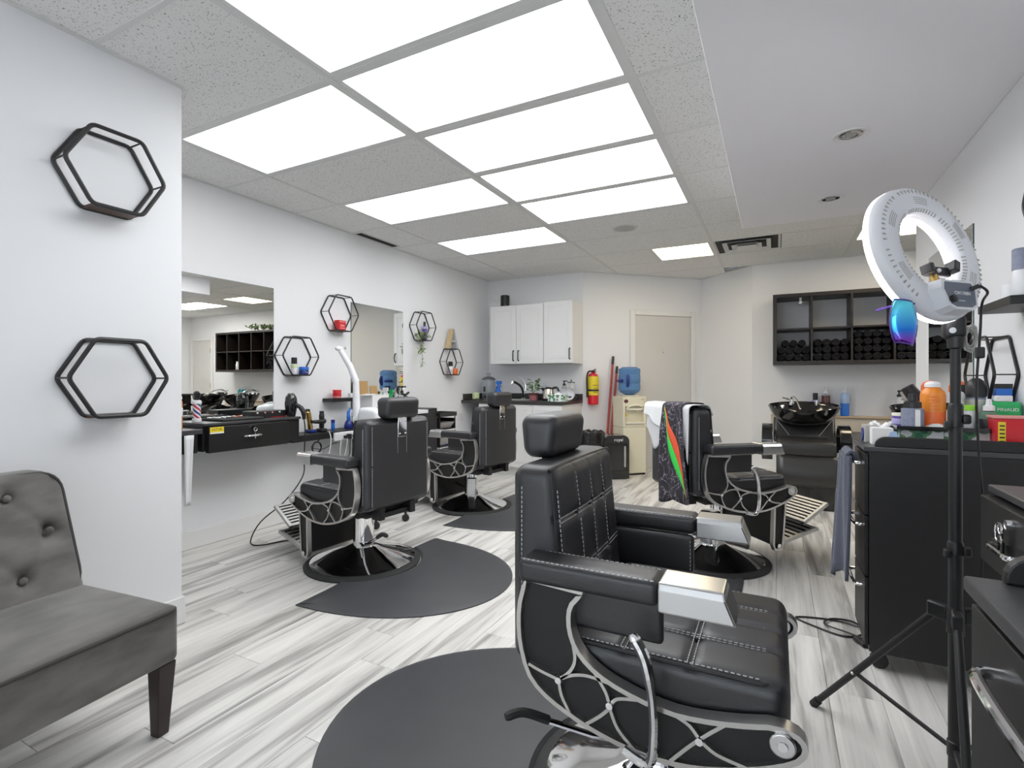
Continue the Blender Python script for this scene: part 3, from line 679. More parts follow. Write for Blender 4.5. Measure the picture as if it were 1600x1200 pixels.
    MB().tube([(fx(p[2])-0.010 if p[2] < 0.87 else p[0]-0.008, p[1]*1.045, p[2]+(0.006 if p[2] > 0.87 else 0)) for p in smooth_path(pts, 3)], 0.004, 6).build('piping', M['leather'], bk)
    for k in BZ:
        for j in BY: MB().sphere((fx(k)-0.003, j, k), 0.009, 10, 6, (0.6,1,1)).build('tuft_button', M['leather'], bk)
    MB().box(-0.3465, -0.335, -0.034, 0.034, 0.80, 0.915).build('headrest_plate', M['chrome'], bk, bevel=0.003)
    for z in (0.82, 0.89):
        for y in (-0.022, 0.022): MB().sphere((-0.347, y, z), 0.006, 8, 5).build('plate_screw', M['chrome'], bk)
    # headrest
    hr = U(MB().rbox((-0.312, 0, 0.969), (0.108, 0.255, 0.122), 0.032, (4, 12, 4), None, 4, lambda o: Vector((o.x*(1+0.10*(o.z/0.05)), o.y, o.z))).build('headrest', M['leather'], t))
    mb = MB()
    for sy in (-1, 1):
        lp = rpoly([(-0.352, sy*0.096, 0.94), (-0.270, sy*0.096, 0.94), (-0.263, sy*0.096, 1.0), (-0.2655, sy*0.096, 1.028), (-0.358, sy*0.096, 1.028)], 0.03, 5)
        stitch(mb, [(-0.312 + (p[0]+0.312)*1.04, p[1], 0.969 + (p[2]-0.982)*1.20) for p in lp], up=(0, sy, 0))
    mb.build('stitching', M['stitch'], hr, smooth=False)['kind'] = 'stuff'
    MB().box(-0.325, -0.310, -0.022, 0.022, 0.90, 0.945).build('headrest_post', M['chrome'], hr)
    # arms, inner pads, side panels
    ox = lambda u: -0.285 + (u-465)*0.00131
    oz0 = lambda v: 0.640 - (v-440)*0.000985
    C2 = lambda pts: [(ox(u), oz0(v) - 0.024*max(0.0, min(1.0, (u-560)/250.0))) for u, v in pts]
    oz = lambda v: oz0(v) - (0.024 if v in (646, 690) else 0.0)
    outer = C2([(480,440),(467,500),(464,560),(470,620),(487,680),(520,718),(560,742),(600,757),(650,767),(700,769),(750,762),(800,745),(850,722),(890,700),(925,672),(935,645),(925,625),(905,618)])
    inner = C2([(885,620),(850,632),(800,645),(750,655),(700,652),(650,640),(610,620),(582,590),(568,555),(564,515),(570,480),(592,446)])
    op = [tuple(v) for v in smooth_path([(p[0], p[1], 0) for p in outer], 2)]; ip = [tuple(v) for v in smooth_path([(p[0], p[1], 0) for p in inner], 2)]
    outline = [(p[0], p[1]) for p in op + ip]
    strands = [[(545,670),(512,662),(484,652)], [(545,670),(566,643),(576,612),(573,580)], [(545,670),(570,650),(600,638),(640,638)], [(545,670),(550,705),(566,742)],
        [(640,695),(633,662),(612,624)], [(640,695),(652,668),(690,652)], [(640,695),(622,722),(596,754)], [(640,695),(654,735),(682,767)],
        [(787,690),(772,668),(745,655)], [(787,690),(803,668),(826,640)], [(787,690),(770,715),(742,760)], [(787,690),(812,708),(856,717)], [(500,440),(545,446),(592,446)]]
    def side(sy):
        y0, y1 = sy*0.262, sy*0.288
        sp_ = U(MB().prism(outline, lambda a, b: (a, y0, b), lambda a, b: (a, sy*0.278, b)).build('side_panel', M['pocket'], t, smooth=False))
        mb = MB()
        mb.ribbon([(p[0], p[1]) for p in smooth_path([(a, b, 0) for a, b in outline], 1, True)], 0.011, lambda a, b: (a, sy*0.258, b), lambda a, b: (a, sy*0.293, b), True)
        for s_ in strands:
            mb.ribbon([(p.x, p.y) for p in smooth_path([(a, b, 0) for a, b in C2(s_)], 4)], 0.0075, lambda a, b: (a, sy*0.277, b), lambda a, b: (a, sy*0.2915, b))
        mb.build('side_tracery', M['frame_metal'], sp_, ang=30)
        pr = MB().box(-0.27, 0.035, *sorted((sy*0.262, sy*0.292)), 0.6385, 0.6465).build('arm_flange', M['frame_metal'], sp_, smooth=False)
        for u, v in ((545,670), (640,695), (787,690)): MB().cyl((ox(u), sy*0.29, oz(v)), (ox(u), sy*0.297, oz(v)), 0.0095, 0.008, 14).build('panel_screw', M['chrome'], sp_)
        kn = U(MB().cyl((ox(905), sy*0.255, oz(646)), (ox(905), sy*0.30, oz(646)), 0.026, 0.024, 22).build('front_hub', M['satin'], t, bevel=0.003))
        MB().cyl((ox(905), sy*0.30, oz(646)), (ox(905), sy*0.303, oz(646)), 0.010, 0.009, 14).build('hub_bolt', M['chrome'], kn)
        # arm pad + cap
        ar = U(MB().rbox((-0.105, sy*0.287, 0.674), (0.33, 0.094, 0.056), 0.016, (10, 4, 2), None, 3).build('armrest', M['leather'], t))
        mb = MB()
        for q_ in (-0.038, 0.038): stitch(mb, [(-0.258, sy*0.287+q_, 0.7005), (0.056, sy*0.287+q_, 0.7005)])
        mb.build('stitching', M['stitch'], ar, smooth=False)['kind'] = 'stuff'
        vs = []; cy = sy*0.287
        for x0, x1, z, w in ((0.060, 0.212, 0.640, 0.096), (0.060, 0.192, 0.688, 0.099), (0.060, 0.188, 0.703, 0.086)):
            vs.append([(x0, cy-w/2, z), (x1, cy-w/2, z), (x1, cy+w/2, z), (x0, cy+w/2, z)])
        vv = vs[0]+vs[1]+vs[2]; fs = [(3,2,1,0),(8,9,10,11)]
        for k in (0, 4):
            for i in range(4): j = (i+1) % 4; fs.append((k+i, k+j, k+4+j, k+4+i))
        MB().add(vv, fs).build('arm_cap', M['satin'], ar, smooth=False, bevel=0.004)
        ipad = U(MB().rbox((-0.095, sy*0.243, 0.588), (0.30, 0.026, 0.115), 0.012, (6, 2, 4), None, 3).build('inner_arm_pad', M['leather'], t))
        mb = MB(); stitch(mb, [(0.045, sy*0.243-sy*0.0133, 0.54), (0.045, sy*0.243-sy*0.0133, 0.64)], up=(0,-sy,0)); mb.build('stitching', M['stitch'], ipad, smooth=False)['kind'] = 'stuff'
        # footrest hinge arm: chrome rim round a dark pocket
        bp = [(0.215, 0.385), (0.292, 0.385), (0.268, 0.10), (0.262, 0.062), (0.215, 0.058), (0.205, 0.085)]
        fb = U(MB().prism(bp, lambda a, b: (a, sy*0.228, b), lambda a, b: (a, sy*0.246, b)).build('footrest_arm', M['pocket'], t, smooth=False))
        MB().ribbon(bp, 0.012, lambda a, b: (a, sy*0.226, b), lambda a, b: (a, sy*0.254, b), True).build('arm_rim', M['frame_metal'], fb, smooth=False)
        MB().cyl((0.236, sy*0.25, 0.082), (0.236, sy*0.262, 0.082), 0.013, seg=14).build('hinge_bolt', M['chrome'], fb)
    side(-1); side(1)
    # curved recline handle on the right
    U(MB().tube(smooth_path([(0.00, -0.315, 0.575), (0.028, -0.318, 0.53), (0.045, -0.318, 0.45), (0.048, -0.318, 0.37), (0.035, -0.31, 0.30), (-0.02, -0.30, 0.305)], 5), [0.009]+[0.013]*8+[0.011]*17, 10).build('recline_handle', M['chrome'], t))
    # two-stage footplate: ribbed step, then ribbed flip-up plate
    def plate(name, p0, p1, wy, n, mrim, msl):
        p0, p1 = Vector((p0[0], 0, p0[1])), Vector((p1[0], 0, p1[1])); d = (p1-p0); L = d.length; d.normalize(); nn = Vector((-d.z, 0, d.x)); m_ = Matrix((d, Vector((0,1,0)), nn)).transposed(); c = (p0+p1)/2
        rim = MB()
        for sy in (-1, 1): rim.obox(c + Vector((0, sy*(wy/2-0.012), 0)), (L, 0.024, 0.020), m_)
        for e_ in (-1, 1): rim.obox(c + d*(e_*(L/2-0.008)), (0.016, wy, 0.018), m_)
        o = U(rim.build(name, mrim, t, smooth=False, bevel=0.004))
        MB().obox(c - nn*0.006, (L-0.01, wy-0.03, 0.004), m_).build('plate_pan', M['pocket'], o, smooth=False)
        for i in range(n):
            MB().obox(c + d*(-L/2 + L*(i+0.5)/n) + nn*0.004, (L/n*0.52, wy-0.045, 0.012), m_).build('slat', msl, o, smooth=False)
    plate('foot_step', (0.235, 0.075), (0.545, 0.155), 0.47, 8, M['slat_alloy'], M['slat_alloy'])
    plate('flip_plate', (0.475, 0.185), (0.655, 0.295), 0.40, 8, M['slat_alloy'], M['slat_alloy'])
    U(MB().box(0.44, 0.475, -0.19, 0.19, 0.172, 0.186).build('plate_bumper', M['rubber'], t, bevel=0.003))
    return t, [o.name for o in up]
A_, up_names = make_barber_chair('black barber chair seen from behind on the left, nearest to the white steamer', (-2.283, 2.408, 0), R(173))
UPK = set(n.split('.')[0] for n in up_names)
def raise_seat(root, dz, fwd=0.0):
    for c in list(root.children):
        b = c.name.split('.')[0]
        if b in UPK: c.location = (fwd, 0, dz)
B_ = dup(A_, (-2.429, 3.917, 0), R(172), 'black barber chair farthest from the camera, in front of the kitchen counter')
C_ = dup(A_, (-0.369, 3.45, 0), R(41), 'black barber chair without headrest, draped with white towels and a cape')
D_ = dup(A_, (-0.28, 1.426, 0), R(0), 'large black barber chair in the foreground with grey stitched tufted seat')
raise_seat(C_, 0.06, 0.05)
for c in list(C_.children):
    if c.name.split('.')[0] == 'headrest':
        for g in list(c.children): bpy.data.objects.remove(g)
        bpy.data.objects.remove(c)
# pump levers point their own ways
def turn_lever(root, a):
    for c in root.children:
        if c.name.split('.')[0] in ('pump_lever', 'lever_pivot', 'column_cover'): c.rotation_euler = (0, 0, a)
turn_lever(A_, R(12)); turn_lever(B_, R(-150)); turn_lever(C_, R(20)); turn_lever(D_, R(74))
for c in list(D_.children):           # the foreground chair's footplates are folded out of the picture
    if c.name.split('.')[0] in ('foot_step', 'flip_plate', 'plate_bumper'):
        for g in list(c.children): bpy.data.objects.remove(g)
        bpy.data.objects.remove(c)

# anti-fatigue mats: D shaped, with a round recess for the chair base
def chair_mat(label, cx, cy, face, hw=0.59, dep=0.86, hole=None):
    """flat side through (cx,cy); the bulge points along face (radians)"""
    t = thing('floor_mat', label, 'mat', (cx, cy, 0), face, 'anti fatigue mats under the chairs')
    n = 40; outl = []
    for i in range(n+1):
        a = -math.pi/2 + math.pi*i/n; outl.append((dep*abs(math.cos(a))**0.85, hw*math.sin(a)))
    hx, hy, hr = hole; pts = list(outl)
    rim = []
    # straight side from (0,hw) down to (0,-hw) interrupted by the base circle
    if abs(hx) < hr:
        dy = math.sqrt(hr*hr - hx*hx); a0 = math.atan2(dy, -hx); a1 = math.atan2(-dy, -hx)
        for i in range(25):
            a = a0 + (a1-a0)*i/24; rim.append((hx + hr*math.cos(a), hy + hr*math.sin(a)))
    poly = pts + rim
    mb = MB(); m_ = len(poly); cen = (dep*0.55, 0)
    bev = []
    for i in range(m_):
        p0, p1, p2 = Vector(poly[i-1]), Vector(poly[i]), Vector(poly[(i+1) % m_]); tt = (p2-p0).normalized(); nn = Vector((-tt.y, tt.x)); k = 0.035 if i < len(pts) else 0.012
        bev.append(p1 + nn*k)
    vs = [(p[0], p[1], 0.001) for p in poly] + [(p[0], p[1], 0.006) for p in poly] + [(p.x, p.y, 0.017) for p in bev]
    fs = [(i, (i+1)%m_, m_+(i+1)%m_, m_+i) for i in range(m_)] + [(m_+i, m_+(i+1)%m_, 2*m_+(i+1)%m_, 2*m_+i) for i in range(m_)] + [tuple(range(2*m_, 3*m_))]
    mb.add(vs, fs); mb.build('mat_pad', M['matfoam'], t, ang=25)
    return t
chair_mat('large dark grey mat spread behind the left barber chair', -2.15, 2.38, 0.02, 0.60, 0.86, (-0.13, 0.03, 0.353))
chair_mat('dark grey mat half hidden behind the foreground headrest', -2.30, 3.90, 0.0, 0.61, 0.86, (-0.13, 0.017, 0.353))
chair_mat('dark grey mat under the towel draped chair', -0.16, 3.46, math.pi, 0.60, 0.77, (0.20, 0.01, 0.353))
chair_mat('dark grey mat at the bottom of the picture behind the foreground chair', -0.42, 1.40, math.pi, 0.62, 0.91, (-0.14, -0.026, 0.353))
# ------------------------------------------------------------------ grey tufted slipper chair, bottom left
ac = thing('slipper_chair', 'grey velvet armless chair with button tufted back and dark tapered legs', 'chair', (-2.035, 0.605, 0), R(6.5))
AW = 0.66; AB = [(-0.09, 0.63), (0.18, 0.63), (0.045, 0.735), (0.225, 0.735), (-0.225, 0.63), (0.09, 0.535), (-0.09, 0.535), (-0.135, 0.735)]
AB = [(0.165, 0.735), (-0.055, 0.735), (0.265, 0.61), (0.055, 0.61), (-0.155, 0.61), (0.165, 0.475), (-0.055, 0.475), (-0.265, 0.475)]
def seatw(o): return Vector((o.x, o.y, o.z + 0.018*(1-(o.x/0.33)**2)*(1-(o.y/0.36)**2)*(1 if o.z > 0 else 0)))
s_ = MB().rbox((0.04, 0, 0.318), (0.66, AW, 0.178), 0.022, (18, 18, 4), None, 3, seatw).build('seat', M['velvet'], ac)
zt = 0.4065
MB().tube(rpoly([(-0.28,-AW/2+0.004,zt-0.012),(0.368,-AW/2+0.004,zt-0.012),(0.368,AW/2-0.004,zt-0.012),(-0.28,AW/2-0.004,zt-0.012)], 0.03, 5), 0.0055, 8, True).build('piping', M['piping'], s_)
def bkd(o, n):
    if n.x < 0.5: return Vector((0,0,0))
    d = 0.028*(1-(o.y/0.34)**2)
    for (y, z) in AB: d -= 0.030*math.exp(-((o.y-y)**2+(o.z+0.585-z)**2)/0.030**2)
    for i, (y, z) in enumerate(AB):
        for (y2, z2) in AB[i+1:]:
            L2 = (y2-y)**2+(z2-z)**2
            if 0.012 < L2 < 0.034 and abs(z2-z) > 0.05:
                u = max(0, min(1, ((o.y-y)*(y2-y)+(o.z+0.585-z)*(z2-z))/L2)); dd = (o.y-y-u*(y2-y))**2+(o.z+0.585-z-u*(z2-z))**2
                d -= 0.007*math.exp(-dd/0.013**2)
    return Vector((d*n.x, 0, 0))
def bkw(o):
    z = o.z + 0.585
    y, zz = o.y*0.95, o.z; ax, bz = abs(y)-0.250, zz-0.150
    if ax > 0 and bz > 0:                     # round the two top corners
        q = math.sqrt(ax*ax+bz*bz); k = max(ax, bz)/q if q > 1e-6 else 1.0; ax *= k; bz *= k; y = math.copysign(0.250+ax, y); zz = 0.150+bz
    return Vector((o.x - 0.36*(z-0.36), y, zz))
b_ = MB().rbox((-0.124, 0, 0.585), (0.10, AW+0.02, 0.45), 0.024, (2, 56, 44), bkd, 3, bkw).build('backrest', M['velvet'], ac)
bx = lambda z: -0.124+0.05-0.36*(z-0.36)
lp = rpoly([(bx(0.40)-0.006,-0.318,0.40),(bx(0.80)-0.006,-0.318,0.802),(bx(0.80)-0.006,0.318,0.802),(bx(0.40)-0.006,0.318,0.40)], 0.075, 6)
MB().tube(lp, 0.005, 8).build('piping', M['piping'], b_)
for (y, z) in AB: MB().sphere((bx(z)+0.000, y*0.95, z), 0.013, 14, 8, (0.7,1,1)).build('tuft_button', M['velvet'], b_)
for x, y in ((0.335, 0.295), (0.335, -0.295), (-0.26, 0.27), (-0.26, -0.27)):
    MB().taper((x-0.01*(1 if x > 0 else -1), y, 0.0), (0.036, 0.036), (x, y, 0.232), (0.056, 0.056)).build('leg', M['legwood'], ac, smooth=False, bevel=0.003)

# ------------------------------------------------------------------ hexagon wall shelves
def hex_shelf(label, x, yc, zc, s, r=0.0060, wood='hexwood', D=0.10, RR=0.177):
    """rear ring on the wall plane x, protruding by D in direction s along X"""
    t = thing('hexagon_shelf', label, 'wall shelf', (x, yc, zc), group='black wire hexagon shelves')
    V = [(RR*math.cos(R(60*k)), RR*math.sin(R(60*k))) for k in range(6)]
    for nm, xx in (('rear_ring', 0.006*s), ('front_ring', D*s)):
        MB().tube([(xx, p.x, p.y) for p in rpoly([(a, b, 0) for a, b in V], 0.02, 4)], r, 8, True).build(nm, M['black_metal'], t)
    for k in (0, 3, 1, 2): MB().cyl((0.006*s, V[k][0]*0.985, V[k][1]*0.985), (D*s, V[k][0]*0.985, V[k][1]*0.985), r*0.45, seg=6).build('stretcher', M['black_metal'], t)
    a, b = sorted((0.004*s, (D+0.004)*s))
    MB().box(a, b, -0.082, 0.082, -0.157, -0.149).build('shelf_board', M[wood], t, smooth=False)
    return t
hex_shelf('empty black hexagon shelf on the near wall, upper one by the ceiling', XN, 1.105, 1.969, 1, 0.0085)
hex_shelf('empty black hexagon shelf on the near wall above the grey chair', XN, 1.117, 1.137, 1, 0.0085)
hex_shelf('black hexagon shelf holding a blue jar and a dark capped can', XL, 2.876, 1.325, 1)
hex_shelf('black hexagon shelf holding a red box, overlapping the mirror edge', XL, 3.333, 1.722, 1)
hex_shelf('black hexagon shelf holding a purple bottle and a trailing plant', XL, 4.53, 1.722, 1)
hex_shelf('black hexagon shelf with a letter A standing on top', XL, 5.085, 1.352, 1)
hex_shelf('black hexagon shelf on the right wall behind the black pump bottle', XR, 2.79, 1.15, -1, D=0.075)
hex_shelf('black hexagon shelf at the right picture edge, mostly cut off', XR, 2.10, 1.70, -1)

def bottle(name, label, cat, loc, r, h, body, cap='black_plastic', neck=0.45, caph=0.2, kind='flat', band=None, sx=1.0, rz=0.0, group=None, shoulder=0.75, bz=(0.15, 0.62)):
    """round or flattened bottle: body, optional printed band, cap of a kind: flat, pump, spray, spout, dome"""
    t = thing(name, label, cat, loc, rz, group); hb = h*(1-caph); rn = r*neck
    MB().lathe([(r*0.9,0.0),(r,0.004),(r,hb*shoulder),(r*0.93,hb*(shoulder+0.45*(1-shoulder))),(rn*1.05,hb*0.985),(rn,hb)], seg=20, sx=sx).build('body', M[body], t)
    if band: MB().lathe([(r+0.0006,hb*bz[0]),(r+0.0012,hb*bz[0]+0.001),(r+0.0012,hb*bz[1]-0.001),(r+0.0006,hb*bz[1])], seg=20, sx=sx).build('printed_label', M[band], t)
    mb = MB(); m_ = M[cap]
    if kind == 'flat': mb.lathe([(rn*1.15,hb),(rn*1.15,h-0.003),(rn*1.0,h)], seg=16)
    elif kind == 'dome': mb.lathe([(rn*1.2,hb),(rn*1.2,hb+(h-hb)*0.5),(rn*0.9,hb+(h-hb)*0.85),(rn*0.4,h)], seg=16)
    elif kind == 'spout': mb.lathe([(rn*1.3,hb),(rn*1.25,hb+(h-hb)*0.4),(rn*0.7,hb+(h-hb)*0.5),(rn*0.6,h)], seg=16)
    elif kind == 'pump':
        mb.lathe([(rn*1.2,hb),(rn*1.2,hb+(h-hb)*0.35),(rn*0.5,hb+(h-hb)*0.4),(rn*0.4,hb+(h-hb)*0.75)], seg=14)
        mb.lathe([(rn*0.9,hb+(h-hb)*0.75),(rn*0.9,h)], seg=12).box(-rn*0.4, r*1.5, -rn*0.4, rn*0.4, hb+(h-hb)*0.8, h-0.002)
    elif kind == 'spray':
        mb.lathe([(rn*1.25,hb),(rn*1.25,hb+(h-hb)*0.3),(rn*0.7,hb+(h-hb)*0.35),(rn*0.7,hb+(h-hb)*0.6)], seg=14)
        mb.box(-r*0.6, r*1.2, -rn*0.55, rn*0.55, hb+(h-hb)*0.6, h).obox((r*0.85, 0, hb+(h-hb)*0.42), (r*0.18, rn*0.7, (h-hb)*0.5), Matrix.Rotation(R(-18), 3, 'Y'))
    mb.build('cap', m_, t); return t
def jar(name, label, cat, loc, r, h, body, lid, lidh=0.4, group=None, band=None):
    t = thing(name, label, cat, loc, 0, group); hb = h*(1-lidh)
    MB().lathe([(r*0.92,0),(r,0.004),(r,hb-0.004),(r*0.93,hb)], seg=22).build('body', M[body], t)
    MB().lathe([(r*1.03,hb),(r*1.04,hb+0.003),(r*1.04,h-0.004),(r*0.98,h)], seg=22).build('lid', M[lid], t)
    if band: MB().lathe([(r+0.0005,hb*0.25),(r+0.0012,hb*0.27),(r+0.0012,hb*0.75),(r+0.0005,hb*0.77)], seg=22).build('printed_label', M[band], t)
    return t
def carton(name, label, cat, loc, sx, sy, sz, m, rz=0.0, group=None):
    t = thing(name, label, cat, loc, rz, group); MB().box(-sx/2, sx/2, -sy/2, sy/2, 0, sz).build('box_body', M[m], t, smooth=False, bevel=0.002); return t

# things on the hexagon shelves (boards lie 0.149 below the centres)
bottle('hair_spray_can', 'small white can with dark square cap on the hexagon shelf beside the blue jar', 'can', (XL+0.065, 2.835, 1.178), 0.024, 0.135, 'white', 'black_plastic', 0.8, 0.38, 'flat', 'mint', bz=(0.62, 0.95), shoulder=0.93)
bj = jar('pomade_jar', 'bright blue jar with lilac lettering on a hexagon shelf', 'jar', (XL+0.07, 2.925, 1.178), 0.037, 0.062, 'blue_dark', 'blue', 0.42)
text('jar_lettering', 'WAX', 0.018, M['lilac'], bj, frame((-0.2, 0.98, 0), (0,0,1), (0.98, 0.2, 0), (0.0375, 0.007, 0.016)))
rb = carton('red_carton', 'red carton with white print standing in a hexagon shelf', 'box', (XL+0.06, 3.325, 1.575), 0.055, 0.085, 0.085, 'red')
for z, w in ((0.068, 0.07), (0.04, 0.05), (0.03, 0.05), (0.012, 0.06)): MB().box(0.0277, 0.0284, -w/2, w/2, z, z+0.008).build('printed_line', M['red_lid'], rb, smooth=False)
pb = bottle('purple_bottle', 'purple bottle with black cap and white label stripe on a hexagon shelf', 'bottle', (XL+0.055, 4.555, 1.575), 0.028, 0.20, 'purple', 'black_plastic', 0.42, 0.2, 'flat', 'lilac', bz=(0.75, 0.9), shoulder=0.72)
for k in range(5): MB().box(0.0275, 0.029, -0.014, 0.014, 0.012+0.018*k, 0.024+0.018*k).build('printed_mark', M['lilac'], pb, smooth=False)
bottle('hair_spray_can', 'white can with black square cap on the hexagon shelf below the letter A', 'can', (XL+0.065, 5.045, 1.205), 0.028, 0.15, 'white', 'black_plastic', 0.85, 0.36, 'flat', 'grey_fabric', shoulder=0.93)
jar('pomade_jar', 'orange jar on the hexagon shelf below the letter A', 'jar', (XL+0.07, 5.128, 1.205), 0.035, 0.07, 'orange_hot', 'orange_hot', 0.45)
# trailing plant
tp = thing('trailing_plant', 'small green trailing plant hanging from a hexagon shelf', 'plant', (XL+0.07, 4.47, 1.575))
rp = random.Random(5)
def leaf(mb, p, d, L, w):
    d = Vector(d).normalized(); sd = d.cross(Vector((0.3, 0.2, 1))).normalized(); nn = sd.cross(d); p = Vector(p)
    vs = [p, p+d*L*0.5+sd*w+nn*w*0.4, p+d*L, p+d*L*0.5-sd*w+nn*w*0.4]; vs += [v - nn*0.001 for v in vs]
    mb.add(vs, [(0,1,2),(0,2,3),(6,5,4),(7,6,4),(0,4,5,1),(1,5,6,2),(2,6,7,3),(3,7,4,0)])
mb = MB()
for k in range(46): leaf(mb, (rp.uniform(-0.03,0.05), rp.uniform(-0.07,0.10), rp.uniform(0.0,0.07)), (rp.uniform(-0.5,1), rp.uniform(-1,1), rp.uniform(-0.6,0.9)), rp.uniform(0.035,0.06), 0.013)
mb.build('leaf_crown', M['leaf2'], tp, smooth=False)['kind'] = 'stuff'
mb = MB()
for k in range(24): leaf(mb, (0.055+rp.uniform(-0.02,0.02), -0.055+rp.uniform(-0.02,0.025), -0.09+rp.uniform(-0.05,0.04)), (rp.uniform(-0.5,1), rp.uniform(-1,1), rp.uniform(-1,0.4)), rp.uniform(0.04,0.06), 0.012)
for k in range(14): leaf(mb, (0.055, -0.045+rp.uniform(-0.01,0.01), -0.25+rp.uniform(-0.04,0.03)), (rp.uniform(-0.3,0.6), rp.uniform(-1,1), rp.uniform(-1,0.3)), rp.uniform(0.03,0.05), 0.004)
mb.build('hanging_leaves', M['leaf2'], tp, smooth=False)['kind'] = 'stuff'
MB().tube(smooth_path([(0.02,-0.05,0.02),(0.052,-0.06,-0.01),(0.055,-0.055,-0.12),(0.055,-0.045,-0.24),(0.055,-0.048,-0.29)], 4), 0.0022, 6).build('stem', M['leaf'], tp)
# letter A on top of the last shelf
la = thing('letter_ornament', 'freestanding distressed wooden letter A on top of a hexagon shelf', 'ornament', (XL+0.055, 5.085, 1.5095))
yz = lambda x: (lambda a, b: (x, a, b))
def slab(name, poly, m): return MB().prism(poly, yz(-0.03), yz(0.03)).build(name, M[m], la, smooth=False, bevel=0.001)
slab('left_stroke', [(-0.105,0),(-0.065,0),(0.012,0.235),(-0.012,0.235)], 'letter_wood'); slab('right_stroke', [(0.105,0),(0.065,0),(-0.010,0.235),(0.014,0.235)], 'letter_grey')
MB().box(-0.03, 0.03, -0.044, 0.044, 0.075, 0.098).build('crossbar', M['letter_grey'], la, smooth=False)

# ------------------------------------------------------------------ drawer box of the first station
def drawer_box(label, x_wall, s, y0, y1, yd0, yd1, z0=0.682, z1=0.862, dep=0.345):
    """wall-hung drawer box; s = direction from wall into the room"""
    t = thing('drawer_box', label, 'cabinet', (x_wall, y0, 0)); L = y1-y0
    q = lambda a, b: sorted((a*s, b*s))
    MB().box(*q(0.002, dep), 0, L, z1-0.018, z1).build('box_top', M['laminate_top'], t, smooth=False, bevel=0.003)
    mb = MB().box(*q(0.002, dep-0.02), 0, L, z0+0.002, z1-0.018)
    mb.build('box_body', M['laminate'], t, smooth=False, bevel=0.003)
    d = MB().box(*q(dep-0.018, dep+0.02), yd0-y0, yd1-y0, z0-0.006, z1-0.024).build('drawer', M['laminate'], t, smooth=False, bevel=0.003)
    return t, d
dbx, dd = drawer_box('black wall hung drawer box with yellow sticker, keys and chrome handle on the left wall', XL, 1, 1.94, 2.665, 1.957, 2.54)
xf = 0.3655
def handle_lock(d, s, yc, xf, zl, zh):
    MB().cyl((xf*s, yc, zl), ((xf+0.012)*s, yc, zl), 0.012, 0.011, 16).build('lock', M['chrome'], d)
    kk = MB().tube([((xf+0.014)*s, yc+0.020+0.012*math.cos(a*0.7), zl-0.014+0.012*math.sin(a*0.7)) for a in range(9)], 0.0018, 6, True).box(*sorted(((xf+0.013)*s, (xf+0.016)*s)), yc+0.014, yc+0.022, zl-0.075, zl-0.028)
    kk.build('key', M['chrome'], d, smooth=False)
    MB().tube(smooth_path([((xf)*s, yc-0.06, zh), ((xf+0.025)*s, yc-0.055, zh), ((xf+0.027)*s, yc, zh), ((xf+0.025)*s, yc+0.055, zh), (xf*s, yc+0.06, zh)], 4), 0.006, 8).build('handle', M['chrome'], d)
handle_lock(dd, 1, 0.305, xf, 0.815, 0.763)
MB().box(xf, xf+0.001, 0.022, 0.112, 0.795, 0.836).build('sticker', M['yellow'], dd, smooth=False)
MB().box(xf+0.0009, xf+0.0014, 0.022, 0.112, 0.795, 0.804).build('sticker_edge', M['paper'], dd, smooth=False)
t_ = text('sticker_text', 'FATUR', 0.022, M['black_plastic'], dd, frame((0,1,0), (0,0,1), (1,0,0), (xf+0.0012, 0.067, 0.820)), 0.0002)
zt1 = 0.8625
# low shelf and orange can at the near end, white strip hanging below
ls = thing('side_shelf', 'small grey topped black wall shelf at the edge of the near wall', 'shelf', (XL, 1.70, 0.0))
MB().box(0.002, 0.36, -0.24, 0.22, 0.80, 0.83).build('shelf_top', M['laminate_top'], ls, smooth=False, bevel=0.003); MB().box(0.002, 0.34, -0.22, 0.20, 0.685, 0.80).build('shelf_box', M['laminate'], ls, smooth=False)
ws = thing('hanging_towel', 'narrow white towel hanging below the side shelf', 'towel', (XL+0.372, 1.83, 0.0))
MB().grid(lambda u, v: (0.006*math.sin(v*7)-0.012*u, -0.028*(1-0.45*u)+0.056*v*(1-0.45*u), 0.80-0.42*u), 14, 6).build('towel_cloth', M['white_fabric'], ws, solid=0.006)
bottle('orange_spray_can', 'orange and white spray can at the edge of the near wall', 'can', (XL+0.27, 1.81, 0.83), 0.037, 0.215, 'orange', 'white', 0.8, 0.14, 'dome', 'white', bz=(0.45, 0.72), shoulder=0.9)
# barber stripe bottle
bp_ = thing('barber_pole_bottle', 'small striped barber pole bottle with black top on the drawer box', 'bottle', (XL+0.16, 2.005, zt1))
MB().lathe([(0.027,0),(0.027,0.018),(0.024,0.022)], seg=18).build('foot', M['white'], bp_); MB().lathe([(0.0225,0.021),(0.0225,0.115)], seg=18).build('striped_body', M['stripes'], bp_)
MB().lathe([(0.027,0.115),(0.028,0.122),(0.026,0.135),(0.016,0.14)], seg=18).build('collar', M['white'], bp_); MB().lathe([(0.015,0.14),(0.018,0.155),(0.022,0.17),(0.022,0.185),(0.012,0.197)], seg=16).build('cap', M['black_gloss'], bp_)
